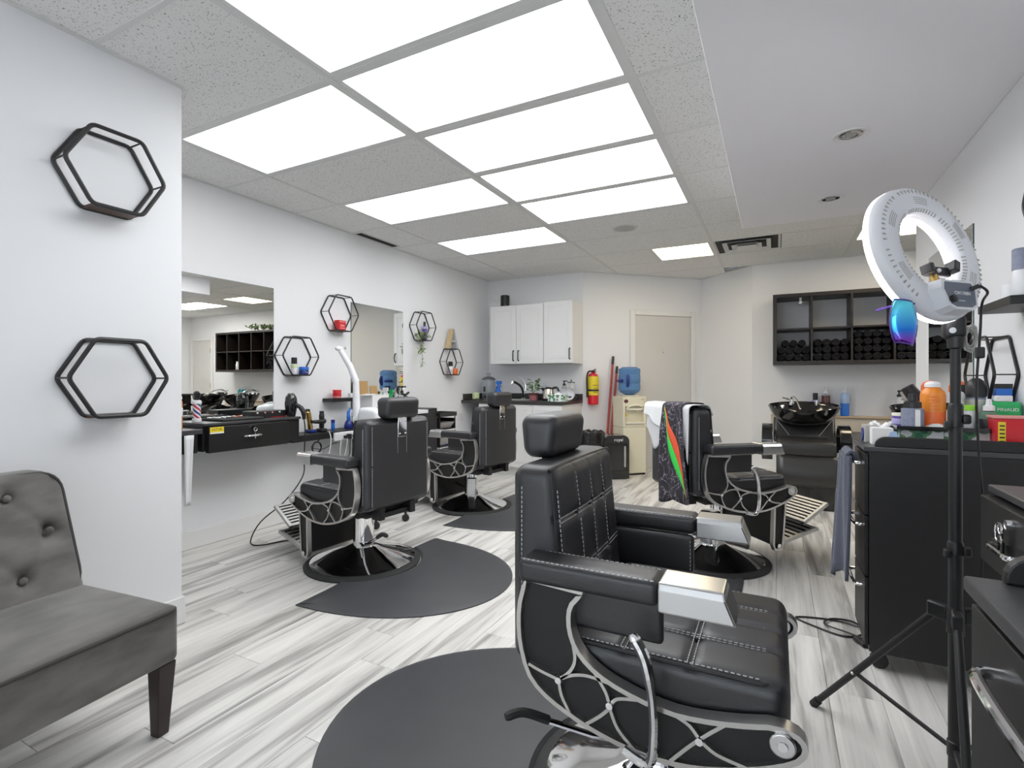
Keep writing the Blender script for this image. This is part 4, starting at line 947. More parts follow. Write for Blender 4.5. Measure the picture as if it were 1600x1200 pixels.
# tool mat with scissors, guards and combs
tm = thing('tool_mat', 'thick black tool mat on the drawer box covered with chrome tools', 'mat', (XL+0.20, 2.22, zt1))
MB().rbox((0,0,0.008), (0.26, 0.30, 0.016), 0.007, (4,4,1)).build('mat_pad', M['rubber'], tm)
rs_ = random.Random(11)
for k in range(6):
    px, py, a = XL+0.215+rs_.uniform(-0.02,0.02), 2.105+0.046*k, R(-90)+rs_.uniform(-0.3,0.3)
    sc_ = thing('scissors', ['first', 'second', 'third', 'fourth', 'orange ringed fifth', 'last'][k] + ' pair of steel scissors from the camera on the tool mat', 'scissors', (px, py, zt1+0.0172), a, 'scissors on the tool mat')
    for s_ in (-1, 1):
        MB().prism([(-0.01*s_,-0.02),(0.004*s_,-0.02),(0.003*s_,0.075),(0.0,0.085)], lambda a_, b_: (a_, b_, 0.0008*s_), lambda a_, b_: (a_, b_, 0.0008*s_+0.0014)).build('blade', M['chrome'], sc_, smooth=False)
        MB().tube([(s_*0.018+0.012*math.cos(q*0.7), -0.05+0.016*math.sin(q*0.7), 0.003) for q in range(9)], 0.002, 6, True).build('finger_ring', M['chrome' if k != 4 else 'orange_hot'], sc_)
gc = thing('guard_case', 'long low black clipper guard rack with pale round studs on the drawer box', 'rack', (XL+0.20, 2.45, zt1))
MB().box(-0.06, 0.06, -0.115, 0.155, 0, 0.05).build('case_body', M['black_plastic'], gc, smooth=False, bevel=0.004)
for k in range(4): MB().sphere((0.062, -0.085+0.06*k, 0.037), 0.007, 10, 6).build('stud', M['white' if k in (0,3) else 'red_lid'], gc)
MB().box(0.0601, 0.0612, 0.02, 0.15, 0.002, 0.005).build('red_edge', M['red'], gc, smooth=False)
# hair dryer standing at the end of the box
hd = thing('hair_dryer', 'black hair dryer standing nozzle down at the end of the drawer box', 'hair dryer', (XL+0.285, 2.625, zt1))
MB().lathe([(0.030,0.0),(0.034,0.02),(0.042,0.06),(0.044,0.10),(0.040,0.14),(0.026,0.165),(0.012,0.17)], seg=20).build('motor_body', M['black_gloss'], hd)
MB().tube(smooth_path([(0.02,0.01,0.09),(0.06,0.03,0.07),(0.085,0.04,0.03),(0.088,0.042,-0.02)], 4), [0.016]*5+[0.018]*5+[0.014]*3, 10).build('handle', M['black_plastic'], hd)
MB().lathe([(0.022,0.168),(0.022,0.174)], seg=14).build('rear_filter', M['steel'], hd)
MB().tube(smooth_path([(0.088,0.042,-0.02),(0.09,0.05,-0.10),(0.085,0.045,-0.30),(0.10,0.02,-0.44),(0.06,-0.10,-0.60),(0.0,-0.25,-0.72),(-0.04,-0.30,-0.845),(0.06,-0.32,-0.858),(0.13,-0.18,-0.858),(0.20,-0.10,-0.858)], 5), 0.0045, 6).build('power_cord', M['black_plastic'], hd)

# ------------------------------------------------------------------ second station
s2 = thing('wall_shelf', 'long thin black wall shelf carrying hair clippers', 'shelf', (XL, 2.68, 0.0))
MB().box(0.002, 0.235, 0, 0.83, 0.655, 0.705).build('shelf_board', M['laminate'], s2, smooth=False, bevel=0.003)
zs = 0.7055
fs_ = thing('floating_shelf', 'short black floating shelf with two red jars left of the steamer', 'shelf', (XL, 3.18, 0.0))
MB().box(0.001, 0.125, 0, 0.30, 0.945, 0.975).build('shelf_board', M['laminate'], fs_, smooth=False, bevel=0.002)
for k, z in enumerate((0.9755, 1.012)):
    jar('pomade_jar', ['lower red jar of the stacked pair on the short black shelf', 'upper red jar of the stacked pair on the short black shelf'][k], 'jar', (XL+0.075, 3.275, z), 0.036, 0.036, 'red', 'red', 0.4, 'stacked red jars', 'red_lid' if k == 0 else None)
carton('white_carton', 'tiny white carton at the far end of the short black shelf', 'box', (XL+0.06, 3.45, 0.9755), 0.04, 0.03, 0.04, 'white')
def clipper(label, x, y, m, lean, h=0.17, rz=0.0, blue=False):
    t = thing('hair_clipper', label, 'hair clipper', (x, y, zs), rz)
    MB().rbox((0,0,0.014), (0.075, 0.06, 0.028), 0.01, (2,2,1)).build('charging_base', M['blue_dark' if blue else 'black_plastic'], t)
    a = Matrix.Rotation(lean, 4, 'X')
    MB().lathe([(0.018,0.02),(0.021,0.05),(0.019,0.09),(0.022,0.12),(0.021,h-0.02),(0.015,h-0.012)], seg=14).xform(a).build('clipper_body', M[m], t)
    MB().box(-0.02,0.02,-0.006,0.006,h-0.014,h+0.006).xform(a).build('blade', M['black_plastic'], t, smooth=False); return t
clipper('gold hair clipper standing in a blue charging base on the thin shelf', XL+0.13, 2.945, 'gold', R(10), 0.19, 0, True)
clipper('black hair trimmer upright beside the gold clipper', XL+0.14, 3.045, 'black_plastic', 0.0, 0.165)
mc = thing('massage_gun', 'black cordless massager lying against the gold clipper', 'tool', (XL+0.17, 2.995, zs+0.085)); MB().cyl((0,-0.07,0.006), (0,0.03,0.0), 0.013, 0.02, 12).sphere((0,0.045,0.004), 0.022, 12, 8).build('tool_body', M['black_plastic'], mc)
bottle('neck_duster', 'small dark blue upright brush on the thin shelf', 'brush', (XL+0.10, 3.205, zs), 0.016, 0.088, 'blue', 'blue_dark', 0.9, 0.3, 'flat')
br = thing('blue_brush', 'royal blue curved club brush left of the steamer', 'brush', (XL+0.10, 3.385, zs)); MB().lathe([(0.035,0),(0.04,0.02),(0.03,0.055),(0.018,0.07)], seg=14).build('brush_head', M['blue_dark'], br)
MB().tube(smooth_path([(0,0,0.06),(0.01,-0.01,0.10),(0.005,-0.005,0.14),(0.0,0.02,0.175)], 4), [0.016]*6+[0.014]*4+[0.008]*3, 10).build('handle', M['blue'], br)
ps = thing('power_strip', 'long white power strip with black plugs along the thin shelf edge', 'power strip', (XL+0.242, 3.07, 0.628))
MB().rbox((0.014,0.19,0.036), (0.028, 0.38, 0.07), 0.008, (2,10,2)).build('strip_body', M['white'], ps)
for k, y in enumerate((0.10, 0.135, 0.20)):
    pg = MB().rbox((0.045, y, 0.03), (0.036, 0.024 if k != 1 else 0.034, 0.026 if k != 1 else 0.045), 0.006, (1,1,1)).build('plug', M['black_plastic'], ps)
    MB().tube(smooth_path([(0.06,y,0.02),(0.065,y-0.01,-0.04),(0.05,y-0.02+0.02*k,-0.12),(0.03,y-0.03,-0.16)], 4), 0.0035, 6).build('plug_cord', M['black_plastic' if k else 'white'], pg)
for k, pts in enumerate(([(0.02,-0.06,0.09),(0.03,-0.05,0.04),(0.035,-0.06,-0.04),(0.02,-0.08,-0.16),(-0.05,-0.06,-0.30)], [(0.02,0.07,0.0),(0.03,0.05,-0.10),(0.02,0.08,-0.18),(-0.05,0.07,-0.30)])):
    MB().tube(smooth_path(pts, 5), 0.0042, 6).build('white_cord', M['white'], ps)
cb_ = thing('coiled_cord', 'black coiled clipper cord hanging under the thin shelf', 'cord', (XL+0.20, 2.94, 0.57))
MB().tube([(0.006*math.sin(k*0.9), 0.045*math.cos(k*0.35), 0.045*math.sin(k*0.35)+0.02) for k in range(54)], 0.004, 6).build('cord_loop', M['black_plastic'], cb_)
MB().tube(smooth_path([(0,0.0,0.06),(0.01,0.02,0.084)], 4), 0.004, 6).build('cord_tail', M['black_plastic'], cb_)
MB().tube(smooth_path([(0,-0.045,0.02),(0.0,0.06,0.0),(0.0,0.16,0.03),(0.0,0.22,0.035)], 6), 0.003, 6).build('cord_tail', M['black_plastic'], cb_)

# station two cabinet in front of the second mirror (mostly behind the barber chair)
c2 = thing('station_cabinet', 'white station cabinet below the second mirror, behind the left barber chair', 'cabinet', (XL, 3.52, 0))
MB().box(0.002, 0.34, 0, 0.72, 0.80, 0.835).build('worktop', M['white'], c2, smooth=False, bevel=0.003); MB().box(0.002, 0.32, 0.01, 0.71, 0.50, 0.80).build('cabinet_body', M['laminate'], c2, smooth=False)
z2 = 0.8355
cbx = thing('open_carton', 'white carton with open brown cardboard flaps below the second mirror', 'box', (XL+0.14, 3.66, z2))
MB().box(-0.08, 0.08, -0.10, 0.12, 0, 0.16).build('carton_body', M['paper'], cbx, smooth=False)
MB().obox((-0.085, -0.04, 0.225), (0.004, 0.12, 0.13), Matrix.Rotation(R(-8), 3, 'Y')).build('flap', M['card'], cbx, smooth=False); MB().obox((-0.07, 0.08, 0.20), (0.004, 0.10, 0.09), Matrix.Rotation(R(-12), 3, 'Y')).build('flap', M['card'], cbx, smooth=False)
MB().obox((0.02, -0.10, 0.165), (0.12, 0.10, 0.003), Matrix.Rotation(R(6), 3, 'X')).build('flap', M['paper'], cbx, smooth=False)
MB().box(0.0802, 0.081, 0.02, 0.09, 0.085, 0.105).build('green_print', M['green'], cbx, smooth=False)
bottle('spray_bottle', 'white spray bottle with green collar behind the open carton', 'bottle', (XL+0.10, 3.86, z2), 0.032, 0.225, 'white', 'white', 0.5, 0.36, 'spray', 'green', bz=(0.78, 0.97))
bottle('spray_bottle', 'clear spray bottle with bright green head near the second mirror', 'bottle', (XL+0.11, 3.93, z2), 0.028, 0.205, 'clear_tint', 'green', 0.5, 0.36, 'spray')
bottle('pump_bottle', 'clear pump bottle with black top near the far edge of the second mirror', 'bottle', (XL+0.09, 4.13, z2), 0.034, 0.24, 'clear_tint', 'black_plastic', 0.4, 0.32, 'pump')
carton('white_carton', 'plain white carton beside the headrest of the left barber chair', 'box', (XL+0.19, 3.985, z2), 0.06, 0.10, 0.115, 'white')
gt = thing('hair_trimmer', 'black trimmer lying across bottles below the second mirror', 'hair clipper', (XL+0.20, 4.05, z2+0.0)); MB().rbox((0,0,0.07), (0.05, 0.05, 0.14), 0.012, (2,2,4)).build('trimmer_body', M['black_plastic'], gt); MB().tube([(0,-0.06,0.165),(0,0.0,0.15),(0,0.05,0.175)], 0.012, 8).build('trimmer_head', M['black_plastic'], gt)

# facial steamer on a rolling stand
fsx = thing('facial_steamer', 'white facial steamer with bent arm on a rolling stand', 'steamer', (-2.86, 3.16, 0))
MB().rbox((0.0, 0.0, 0.855), (0.20, 0.22, 0.12), 0.035, (4,4,2), None, 3, lambda o: Vector((o.x, o.y, o.z - 0.15*max(0,o.x)))).build('steamer_body', M['white'], fsx)
MB().obox((0.075, 0.02, 0.905), (0.10, 0.11, 0.02), Matrix.Rotation(R(22), 3, 'Y')).build('control_panel', M['white'], fsx, bevel=0.006)
MB().obox((0.078, 0.02, 0.917), (0.07, 0.085, 0.002), Matrix.Rotation(R(22), 3, 'Y')).build('display', M['glow_blue'], fsx, smooth=False)
MB().cyl((-0.145, -0.065, 0.80), (-0.145, -0.075, 1.14), 0.032, 0.024, 18).build('steam_pipe', M['white'], fsx)
el = MB().cyl((-0.145, -0.075, 1.12), (-0.185, -0.10, 1.25), 0.027, 0.024, 18).build('lower_arm', M['white'], fsx)
MB().cyl((-0.182, -0.098, 1.24), (-0.245, -0.14, 1.37), 0.025, 0.021, 18).build('upper_arm', M['white'], fsx)
MB().sphere((-0.255, -0.146, 1.385), 0.026, 14, 10, (1.0,1.4,0.8)).build('nozzle', M['white'], fsx); MB().cyl((-0.225,-0.118,1.388), (-0.215,-0.11,1.39), 0.010, seg=12).build('nozzle_screw', M['vent_grey'], fsx)
MB().cyl((-0.10, -0.06, 0.825), (-0.155,-0.066,0.81), 0.05, 0.04, 16).build('boiler', M['white'], fsx)
MB().cyl((0,0,0.10), (0,0,0.80), 0.018, seg=14).build('stand_pole', M['white'], fsx)
for k in range(5):
    a = R(72*k+24); ex, ey = 0.24*math.cos(a), 0.24*math.sin(a)
    lg = MB().obox((ex/2, ey/2, 0.105), (0.25, 0.034, 0.03), Matrix.Rotation(a, 3, 'Z')).build('base_leg', M['white'], fsx, bevel=0.006)
    MB().cyl((ex, ey-0.012, 0.028), (ex, ey+0.012, 0.028), 0.028, seg=16).cyl((ex,ey,0.05),(ex,ey,0.10),0.010,seg=8).build('caster', M['black_plastic'], lg)

# tiered organiser tower by the far chair
og = thing('tiered_organizer', 'black tiered organizer tower with open grey bins by the left wall', 'organizer', (-3.29, 4.64, 0))
for k, (z0, z1) in enumerate(((0.03,0.20),(0.22,0.39),(0.42,0.575),(0.60,0.715))):
    b_ = MB().box(-0.11,0.11,-0.15,-0.142,z0,z1).box(-0.11,0.11,0.142,0.15,z0,z1).box(-0.11,-0.102,-0.142,0.142,z0,z1).box(-0.11,0.11,-0.142,0.142,z0,z0+0.008).build('tier_frame', M['black_plastic'], og, smooth=False)
    MB().taper((0.0,0,z0+0.012),(0.15,0.20),(0.02,0,z1-0.04),(0.18,0.26)).build('bin', M['vent_grey'], b_, smooth=False)
MB().box(-0.115,0.115,-0.155,0.155,0.585,0.598).build('divider_board', M['white'], og, smooth=False); MB().box(-0.115,0.115,-0.155,0.155,0.398,0.412).build('divider_board', M['white'], og, smooth=False)
MB().box(-0.12,0.12,-0.16,0.16,0.74,0.755).box(-0.12,-0.11,-0.16,0.16,0.755,0.785).box(0.11,0.12,-0.16,0.16,0.755,0.785).box(-0.11,0.11,-0.16,-0.15,0.755,0.785).box(-0.11,0.11,0.15,0.16,0.755,0.785).build('top_tray', M['black_plastic'], og, smooth=False)
for x in (-0.105,0.105):
    for y in (-0.145,0.145): MB().cyl((x,y,0.0),(x,y,0.742),0.006,seg=8).build('post', M['black_metal'], og)
bl = carton('folded_cloth', 'small folded blue cloth in the organizer tower', 'cloth', (-3.225, 4.70, 0.4135), 0.05, 0.12, 0.022, 'blue_dark')
og2 = thing('storage_box', 'tall plain black storage box left of the organizer', 'box', (-3.32, 4.37, 0)); MB().box(-0.14,0.12,-0.10,0.10,0,0.84).build('box_body', M['black_plastic'], og2, smooth=False, bevel=0.004)
# ------------------------------------------------------------------ kitchen corner
CZ = 0.89; CF = 5.37
ct = thing('worktop', 'charcoal speckled kitchen worktop with low backsplash', 'counter', (XL, YK, 0))
MB().box(0.002, 1.352, CF-YK, -0.002, CZ-0.038, CZ).build('worktop_slab', M['counter'], ct, smooth=False, bevel=0.004)
MB().box(0.002, 1.352, -0.022, -0.002, CZ, CZ+0.075).box(0.002, 0.02, CF-YK+0.04, -0.022, CZ, CZ+0.075).build('backsplash', M['counter'], ct, smooth=False, bevel=0.003)
sk = MB().box(0.40, 0.83, -0.55, -0.20, CZ+0.0005, CZ+0.006).build('sink_rim', M['satin'], ct, smooth=False, bevel=0.002)
MB().box(0.425, 0.805, -0.525, -0.225, CZ+0.0062, CZ+0.0075).build('sink_bowl', M['vent_grey'], sk, smooth=False)
bc = thing('base_cabinet', 'white kitchen base cabinet with panelled doors under the worktop', 'cabinet', (XL, YK, 0))
MB().box(0.245, 1.338, CF-YK+0.035, -0.002, 0.10, CZ-0.0385).build('cabinet_body', M['cabinet'], bc, smooth=False)
MB().box(0.265, 1.318, CF-YK+0.10, -0.01, 0.0, 0.10).build('toe_kick', M['cabinet'], bc, smooth=False)
def panel_door(parent, x0, x1, z0, z1, yf, handle=None, hz=None):
    d = MB().box(x0+0.002, x1-0.002, yf-0.019, yf-0.001, z0+0.002, z1-0.002).build('door', M['cabinet'], parent, smooth=False, bevel=0.003)
    w = 0.062; mb = MB(); a = (x0+w, x1-w, z0+w, z1-w)
    mb.ribbon([(a[0],a[2]),(a[1],a[2]),(a[1],a[3]),(a[0],a[3])], 0.012, lambda p,q: (p, yf-0.0195, q), lambda p,q: (p, yf-0.025, q), True)
    mb.build('door_moulding', M['cabinet'], d, smooth=False, bevel=0.002)
    b = 0.022; MB().taper(((a[0]+a[1])/2, yf-0.019, (a[2]+a[3])/2), (0.001,0.001), ((a[0]+a[1])/2, yf-0.0195, (a[2]+a[3])/2), (0.001,0.001))
    MB().box(a[0]+b, a[1]-b, yf-0.0225, yf-0.0195, a[2]+b, a[3]-b).build('raised_panel', M['cabinet'], d, smooth=False, bevel=0.002)
    if handle is not None:
        MB().tube(smooth_path([(handle, yf-0.021, hz-0.062), (handle, yf-0.040, hz-0.05), (handle+0.004, yf-0.048, hz), (handle, yf-0.040, hz+0.05), (handle, yf-0.021, hz+0.062)], 4), [0.010]+[0.0068]*15+[0.010], 8).build('handle', M['black_metal'], d)
yf = CF-YK+0.035
panel_door(bc, 0.245, 0.61, 0.11, 0.85, yf); panel_door(bc, 0.61, 0.975, 0.11, 0.85, yf); panel_door(bc, 0.975, 1.338, 0.11, 0.85, yf)
for nm, x0, x1, lb in (('upper_cabinet', -3.249, -2.508, 'white double door upper kitchen cabinet with a black speaker on top'), ('upper_cabinet', -2.506, -2.133, 'narrow single door white upper kitchen cabinet at the wall corner')):
    z1_ = 2.074 if x0 < -3 else 2.086
    uc = thing(nm, lb, 'cabinet', (x0, YK, 0), group='white upper kitchen cabinets'); W = x1-x0
    MB().box(0, W, -0.35, -0.002, 1.337, z1_).build('cabinet_body', M['cabinet'], uc, smooth=False, bevel=0.002)
    if x0 < -3: panel_door(uc, 0, W/2, 1.339, z1_-0.002, -0.35, W/2-0.035, 1.44); panel_door(uc, W/2, W, 1.339, z1_-0.002, -0.35, W/2+0.035, 1.44)
    else: panel_door(uc, 0, W, 1.339, z1_-0.002, -0.35, W-0.035, 1.45)
ss = thing('smart_speaker', 'black cylindrical speaker on top of the white upper cabinets', 'speaker', (-3.135, 5.88, 2.0745)); MB().lathe([(0.055,0),(0.058,0.004),(0.058,0.155),(0.053,0.162)], seg=28).build('speaker_body', M['black_plastic'], ss); MB().lathe([(0.05,0.1622),(0.049,0.1635)], seg=24).build('top_ring', M['black_gloss'], ss)
MB().tube(smooth_path([(-0.05,0,0.005),(-0.12,-0.03,0.006),(-0.1,-0.1,0.006)], 4), 0.003, 6).build('speaker_cord', M['black_plastic'], ss)
# items on the worktop
def at(px, py): return (px, py, CZ+0.0005)
gj = thing('drink_dispenser', 'large clear glass jar with lid and black label at the left of the worktop', 'jar', at(-3.30, 5.74))
MB().lathe([(0.075,0),(0.085,0.01),(0.088,0.10),(0.088,0.22),(0.07,0.25)], seg=28).build('glass_body', M['clear_tint'], gj); MB().lathe([(0.092,0.25),(0.095,0.258),(0.06,0.285),(0.02,0.292),(0.022,0.315),(0.03,0.33),(0.02,0.34)], seg=24).build('lid', M['clear_tint'], gj)
MB().box(0.03,0.095,-0.0895,-0.0885,0.10,0.165).xform(Matrix.Rotation(R(-35),4,'Z')).build('black_label', M['black_plastic'], gj, smooth=False)
MB().cyl((0.0,-0.085,0.04),(0.0,-0.115,0.04),0.010,seg=10).build('tap', M['black_plastic'], gj)
jar('candle', 'pale yellow green candle cup at the left end of the worktop', 'candle', at(-3.385, 5.56), 0.045, 0.088, 'mint', 'mint', 0.2)
dm = thing('drying_mat', 'crumpled black cloth at the left end of the worktop', 'cloth', at(-3.37, 5.44)); MB().grid(lambda u,v: (-0.09+0.26*u, -0.05+0.10*v, 0.010+0.006*math.sin(u*17+v*5)), 16, 6).build('cloth', M['black_plastic'], dm, solid=0.006)
bottle('blue_spray_bottle', 'bright blue spray bottle behind the far headrest on the worktop', 'bottle', at(-3.15, 5.72), 0.040, 0.235, 'blue', 'blue', 0.55, 0.42, 'spray')
fa = thing('kitchen_faucet', 'black and chrome pull down kitchen faucet over the sink', 'faucet', at(-2.88, 5.90))
MB().lathe([(0.03,0),(0.03,0.012),(0.02,0.02)], seg=18).build('faucet_base', M['chrome'], fa)
MB().tube(smooth_path([(0,0,0.01),(0.0,-0.01,0.10),(-0.02,-0.04,0.17),(-0.06,-0.10,0.215),(-0.085,-0.14,0.225)], 5), 0.015, 10).build('spout', M['black_metal'], fa); MB().cyl((-0.085,-0.14,0.232),(-0.092,-0.15,0.195),0.022,0.026,14).build('spray_head', M['chrome'], fa)
MB().tube(smooth_path([(0.01,0,0.06),(0.03,0.01,0.16),(-0.01,0.0,0.26),(-0.06,-0.02,0.29)], 5), 0.006, 8).build('lever', M['chrome'], fa)
pp = thing('potted_plant', 'small green potted plant in a patterned plum pot by the sink', 'plant', at(-2.595, 5.60))
MB().lathe([(0.04,0),(0.046,0.004),(0.058,0.07),(0.055,0.072)], seg=22).build('pot', M['soil_pot'], pp); MB().ring([(0.054,0.066),(0.064,0.066),(0.066,0.09),(0.056,0.09)], seg=22).build('pot_rim', M['pot_rim'], pp); MB().lathe([(0.056,0.072),(0.05,0.08)], seg=16).build('soil', M['pot_rim'], pp)
for k in range(4): MB().tube(smooth_path([(0,0,0.08),(rp.uniform(-0.03,0.03),rp.uniform(-0.02,0.02),0.14),(rp.uniform(-0.06,0.07),rp.uniform(-0.03,0.03),0.2)], 3), 0.003, 5).build('stem', M['leaf'], pp)
lm = []
for k in range(34):
    mb = MB(); p = (rp.uniform(-0.06,0.07), rp.uniform(-0.05,0.05), rp.uniform(0.10,0.24)); leaf(mb, p, (p[0]*12+rp.uniform(-.5,.5), rp.uniform(-1,0.6), rp.uniform(-0.3,0.8)), rp.uniform(0.045,0.065), 0.019); mb.build('leaf', M['leaf'], pp, smooth=False)
bottle('water_bottle', 'clear plastic bottle between the potted plant and the kettle', 'bottle', at(-2.492, 5.70), 0.035, 0.215, 'clear_tint', 'clear_tint', 0.4, 0.12, 'flat')
tb = thing('dark_box', 'black box behind the potted plant on the worktop', 'box', at(-2.54, 5.82)); MB().box(-0.09,0.09,-0.05,0.05,0,0.075).build('box_body', M['black_plastic'], tb, smooth=False, bevel=0.004)
kt = thing('electric_kettle', 'stainless steel electric kettle with black handle and base', 'kettle', at(-2.40, 5.60))
MB().lathe([(0.075,0),(0.078,0.022),(0.072,0.024)], seg=26).build('kettle_base', M['black_plastic'], kt); MB().lathe([(0.070,0.024),(0.074,0.03),(0.072,0.07),(0.060,0.135),(0.058,0.14)], seg=28).build('kettle_body', M['steel'], kt); MB().lathe([(0.060,0.14),(0.058,0.15),(0.03,0.162),(0.008,0.165)], seg=22).build('kettle_lid', M['black_plastic'], kt)
MB().tube(smooth_path([(0.055,0,0.15),(0.10,0,0.158),(0.125,0,0.13),(0.12,0,0.075),(0.075,0,0.05)], 5), 0.013, 8).build('kettle_handle', M['black_plastic'], kt); MB().taper((-0.055,0,0.115),(0.02,0.03),(-0.075,0,0.152),(0.05,0.05)).build('kettle_spout', M['black_plastic'], kt, smooth=False)
for k in range(3):
    bo = thing('striped_bowl', ['upright white bowl leaning in the dish pile behind the tissue box', 'second white bowl in the dish pile behind the tissue box', 'white bowl at the right of the dish pile'][k], 'bowl', at(-2.285+0.05*k, 5.62+0.062*k), 0, 'white bowls drying')
    m_ = Matrix.Translation((0,0,0.068)) @ Matrix.Rotation(R(68+8*k), 4, 'X') @ Matrix.Rotation(R(-12+10*k), 4, 'Y')
    MB().ring([(0.002,0.0),(0.03,0.0),(0.055,0.018),(0.066,0.045),(0.063,0.045),(0.05,0.02),(0.028,0.005),(0.002,0.005)], seg=24).xform(m_).build('bowl_shell', M['white'], bo)
tbx = carton('tissue_box', 'tissue box with leafy green print on the kitchen worktop', 'tissue box', at(-2.215, 5.44), 0.21, 0.10, 0.078, 'leafbox_small'); MB().lathe([(0.03,0.078),(0.012,0.10),(0.02,0.115)], seg=7, sx=1.6).build('tissue', M['paper'], tbx)
bottle('oil_bottle', 'slim clear bottle with dark cap behind the kettle', 'bottle', at(-2.32, 5.90), 0.033, 0.24, 'clear_tint', 'black_plastic', 0.5, 0.25, 'pump'); bottle('soap_bottle', 'short clear bottle with white cap right of the dark capped bottle', 'bottle', at(-2.235, 5.925), 0.030, 0.19, 'clear_tint', 'white', 0.6, 0.25, 'flat')
st_ = thing('wire_rack', 'dark wire paper roll stand with a three pronged top at the worktop corner', 'rack', at(-2.19, 5.80)); MB().lathe([(0.07,0),(0.07,0.05),(0.06,0.055)], seg=22).build('rack_base', M['black_plastic'], st_)
for a in (0, 120, 240): MB().tube([(0.05*math.cos(R(a)),0.05*math.sin(R(a)),0.05),(0.05*math.cos(R(a)),0.05*math.sin(R(a)),0.20),(0,0,0.225)], 0.0025, 6).build('wire', M['satin'], st_); MB().tube([(0,0,0.225),(0.05*math.cos(R(a+50)),0.05*math.sin(R(a+50)),0.215)], 0.005, 6).build('prong', M['black_metal'], st_)
MB().cyl((0,0,0.22),(0,0,0.255),0.006,seg=8).build('finial', M['black_metal'], st_)
# little pot of combs on a low ledge left of the base cabinet
lc = thing('low_stool', 'small white step stool under the open end of the worktop', 'stool', (-3.36, 5.62, 0)); MB().box(-0.10,0.10,-0.13,0.13,0.46,0.485).build('stool_top', M['white'], lc, smooth=False, bevel=0.004)
for x in (-0.08,0.08):
    for y in (-0.11,0.11): MB().box(x-0.015,x+0.015,y-0.015,y+0.015,0,0.46).build('leg', M['white'], lc, smooth=False)
cp = thing('tool_pot', 'grey white pot filled with red, white and blue items by the far chair', 'pot', (-3.315, 5.58, 0.4855)); MB().taper((0,0,0),(0.10,0.10),(0,0,0.11),(0.125,0.125)).build('pot_body', M['grey_fabric'], cp, smooth=False, bevel=0.004)
for k in range(7): MB().sphere((-0.045+0.015*k, -0.02+0.03*(k%2), 0.125+0.012*(k%3)), 0.022, 8, 6).build('ball', M[['red','white','blue_dark'][k%3]], cp)
MB().box(-0.03,0.03,-0.0645,-0.063,0.03,0.035).build('printed_mark', M['black_plastic'], cp, smooth=False)

# ------------------------------------------------------------------ things along the angled door wall
wf = lambda s, off, z=0.0: tuple(Vector((PC[0], PC[1], z)) + du*s + dn*off)     # dn points into the room
ang = math.atan2(dn.y, dn.x)
fe = thing('fire_extinguisher', 'red and yellow fire extinguisher with black hose hung on the wall', 'fire extinguisher', wf(0.105, 0.07, 0.835), ang)
MB().lathe([(0.060,0),(0.066,0.008),(0.066,0.33),(0.055,0.37),(0.025,0.39),(0.02,0.40)], seg=28).build('cylinder', M['red'], fe); MB().lathe([(0.0668,0.115),(0.0675,0.118),(0.0675,0.345),(0.0668,0.348)], seg=28).build('yellow_label', M['yellow'], fe)
for z in (0.15, 0.20, 0.235): MB().box(0.066,0.0684,-0.03,0.03,z,z+0.006).build('printed_line', M['black_plastic'], fe, smooth=False)
MB().lathe([(0.068,0.165),(0.069,0.168),(0.069,0.185),(0.068,0.188)], seg=28).build('strap', M['black_metal'], fe); MB().cyl((0,0,0.40),(0,0,0.42),0.018,seg=12).obox((0.03,0,0.425),(0.09,0.014,0.008),Matrix.Rotation(R(-12),3,'Y')).obox((0.035,0,0.405),(0.08,0.014,0.007)).build('valve_handle', M['black_metal'], fe, smooth=False)
MB().cyl((0,0.015,0.41),(0.01,0.035,0.41),0.013,seg=12).build('gauge', M['satin'], fe)
MB().tube(smooth_path([(0.01,-0.015,0.41),(0.02,-0.07,0.405),(0.02,-0.092,0.34),(0.015,-0.088,0.20),(0.012,-0.08,0.09)], 5), [0.010]*17+[0.014]*4, 8).build('hose', M['rubber'], fe)
MB().box(-0.07,-0.066,-0.03,0.03,0.10,0.38).build('wall_bracket', M['satin'], fe, smooth=False)
cl = thing('water_cooler', 'cream free standing water cooler with dispensing alcove', 'water cooler', wf(0.493, 0.270), ang)
cw, cd = 0.155, 0.13
MB().box(-cd, cd, -cw, cw, 0.02, 0.57).build('lower_body', M['cream'], cl, smooth=False, bevel=0.012)
MB().box(-cd, cd-0.06, -cw, cw, 0.57, 0.94).box(cd-0.06, cd, -cw, -cw+0.03, 0.57, 0.94).box(cd-0.06, cd, cw-0.03, cw, 0.57, 0.94).box(cd-0.06, cd, -cw+0.03, cw-0.03, 0.82, 0.94).box(cd-0.06, cd, -cw+0.03, cw-0.03, 0.57, 0.615).build('upper_body', M['cream'], cl, smooth=False, bevel=0.006)
MB().box(cd-0.02, cd+0.02, -cw+0.035, cw-0.035, 0.615, 0.635).build('drip_tray', M['cream_lid'], cl, smooth=False, bevel=0.006)
MB().tube(smooth_path([(cd+0.004,-0.11,0.79),(cd+0.012,-0.07,0.825),(cd+0.014,0,0.838),(cd+0.012,0.07,0.825),(cd+0.004,0.11,0.79)], 4), 0.009, 8).build('arch_trim', M['cream_lid'], cl); MB().box(cd-0.01, cd+0.012, -0.10, 0.10, 0.775, 0.80).build('tap_bar', M['cream_lid'], cl, bevel=0.006)
for y, c in ((-0.06,'yellow'),(0.05,'blue')): MB().cyl((cd-0.05,y,0.77),(cd-0.015,y,0.765),0.012,0.010,12).build('tap', M['cream_lid'], cl)
MB().cyl((cd-0.001,-0.088,0.715),(cd+0.001,-0.088,0.715),0.008,seg=12).box(cd-0.062,cd-0.058,-0.10,-0.075,0.70,0.73).build('yellow_sticker', M['yellow'], cl, smooth=False)
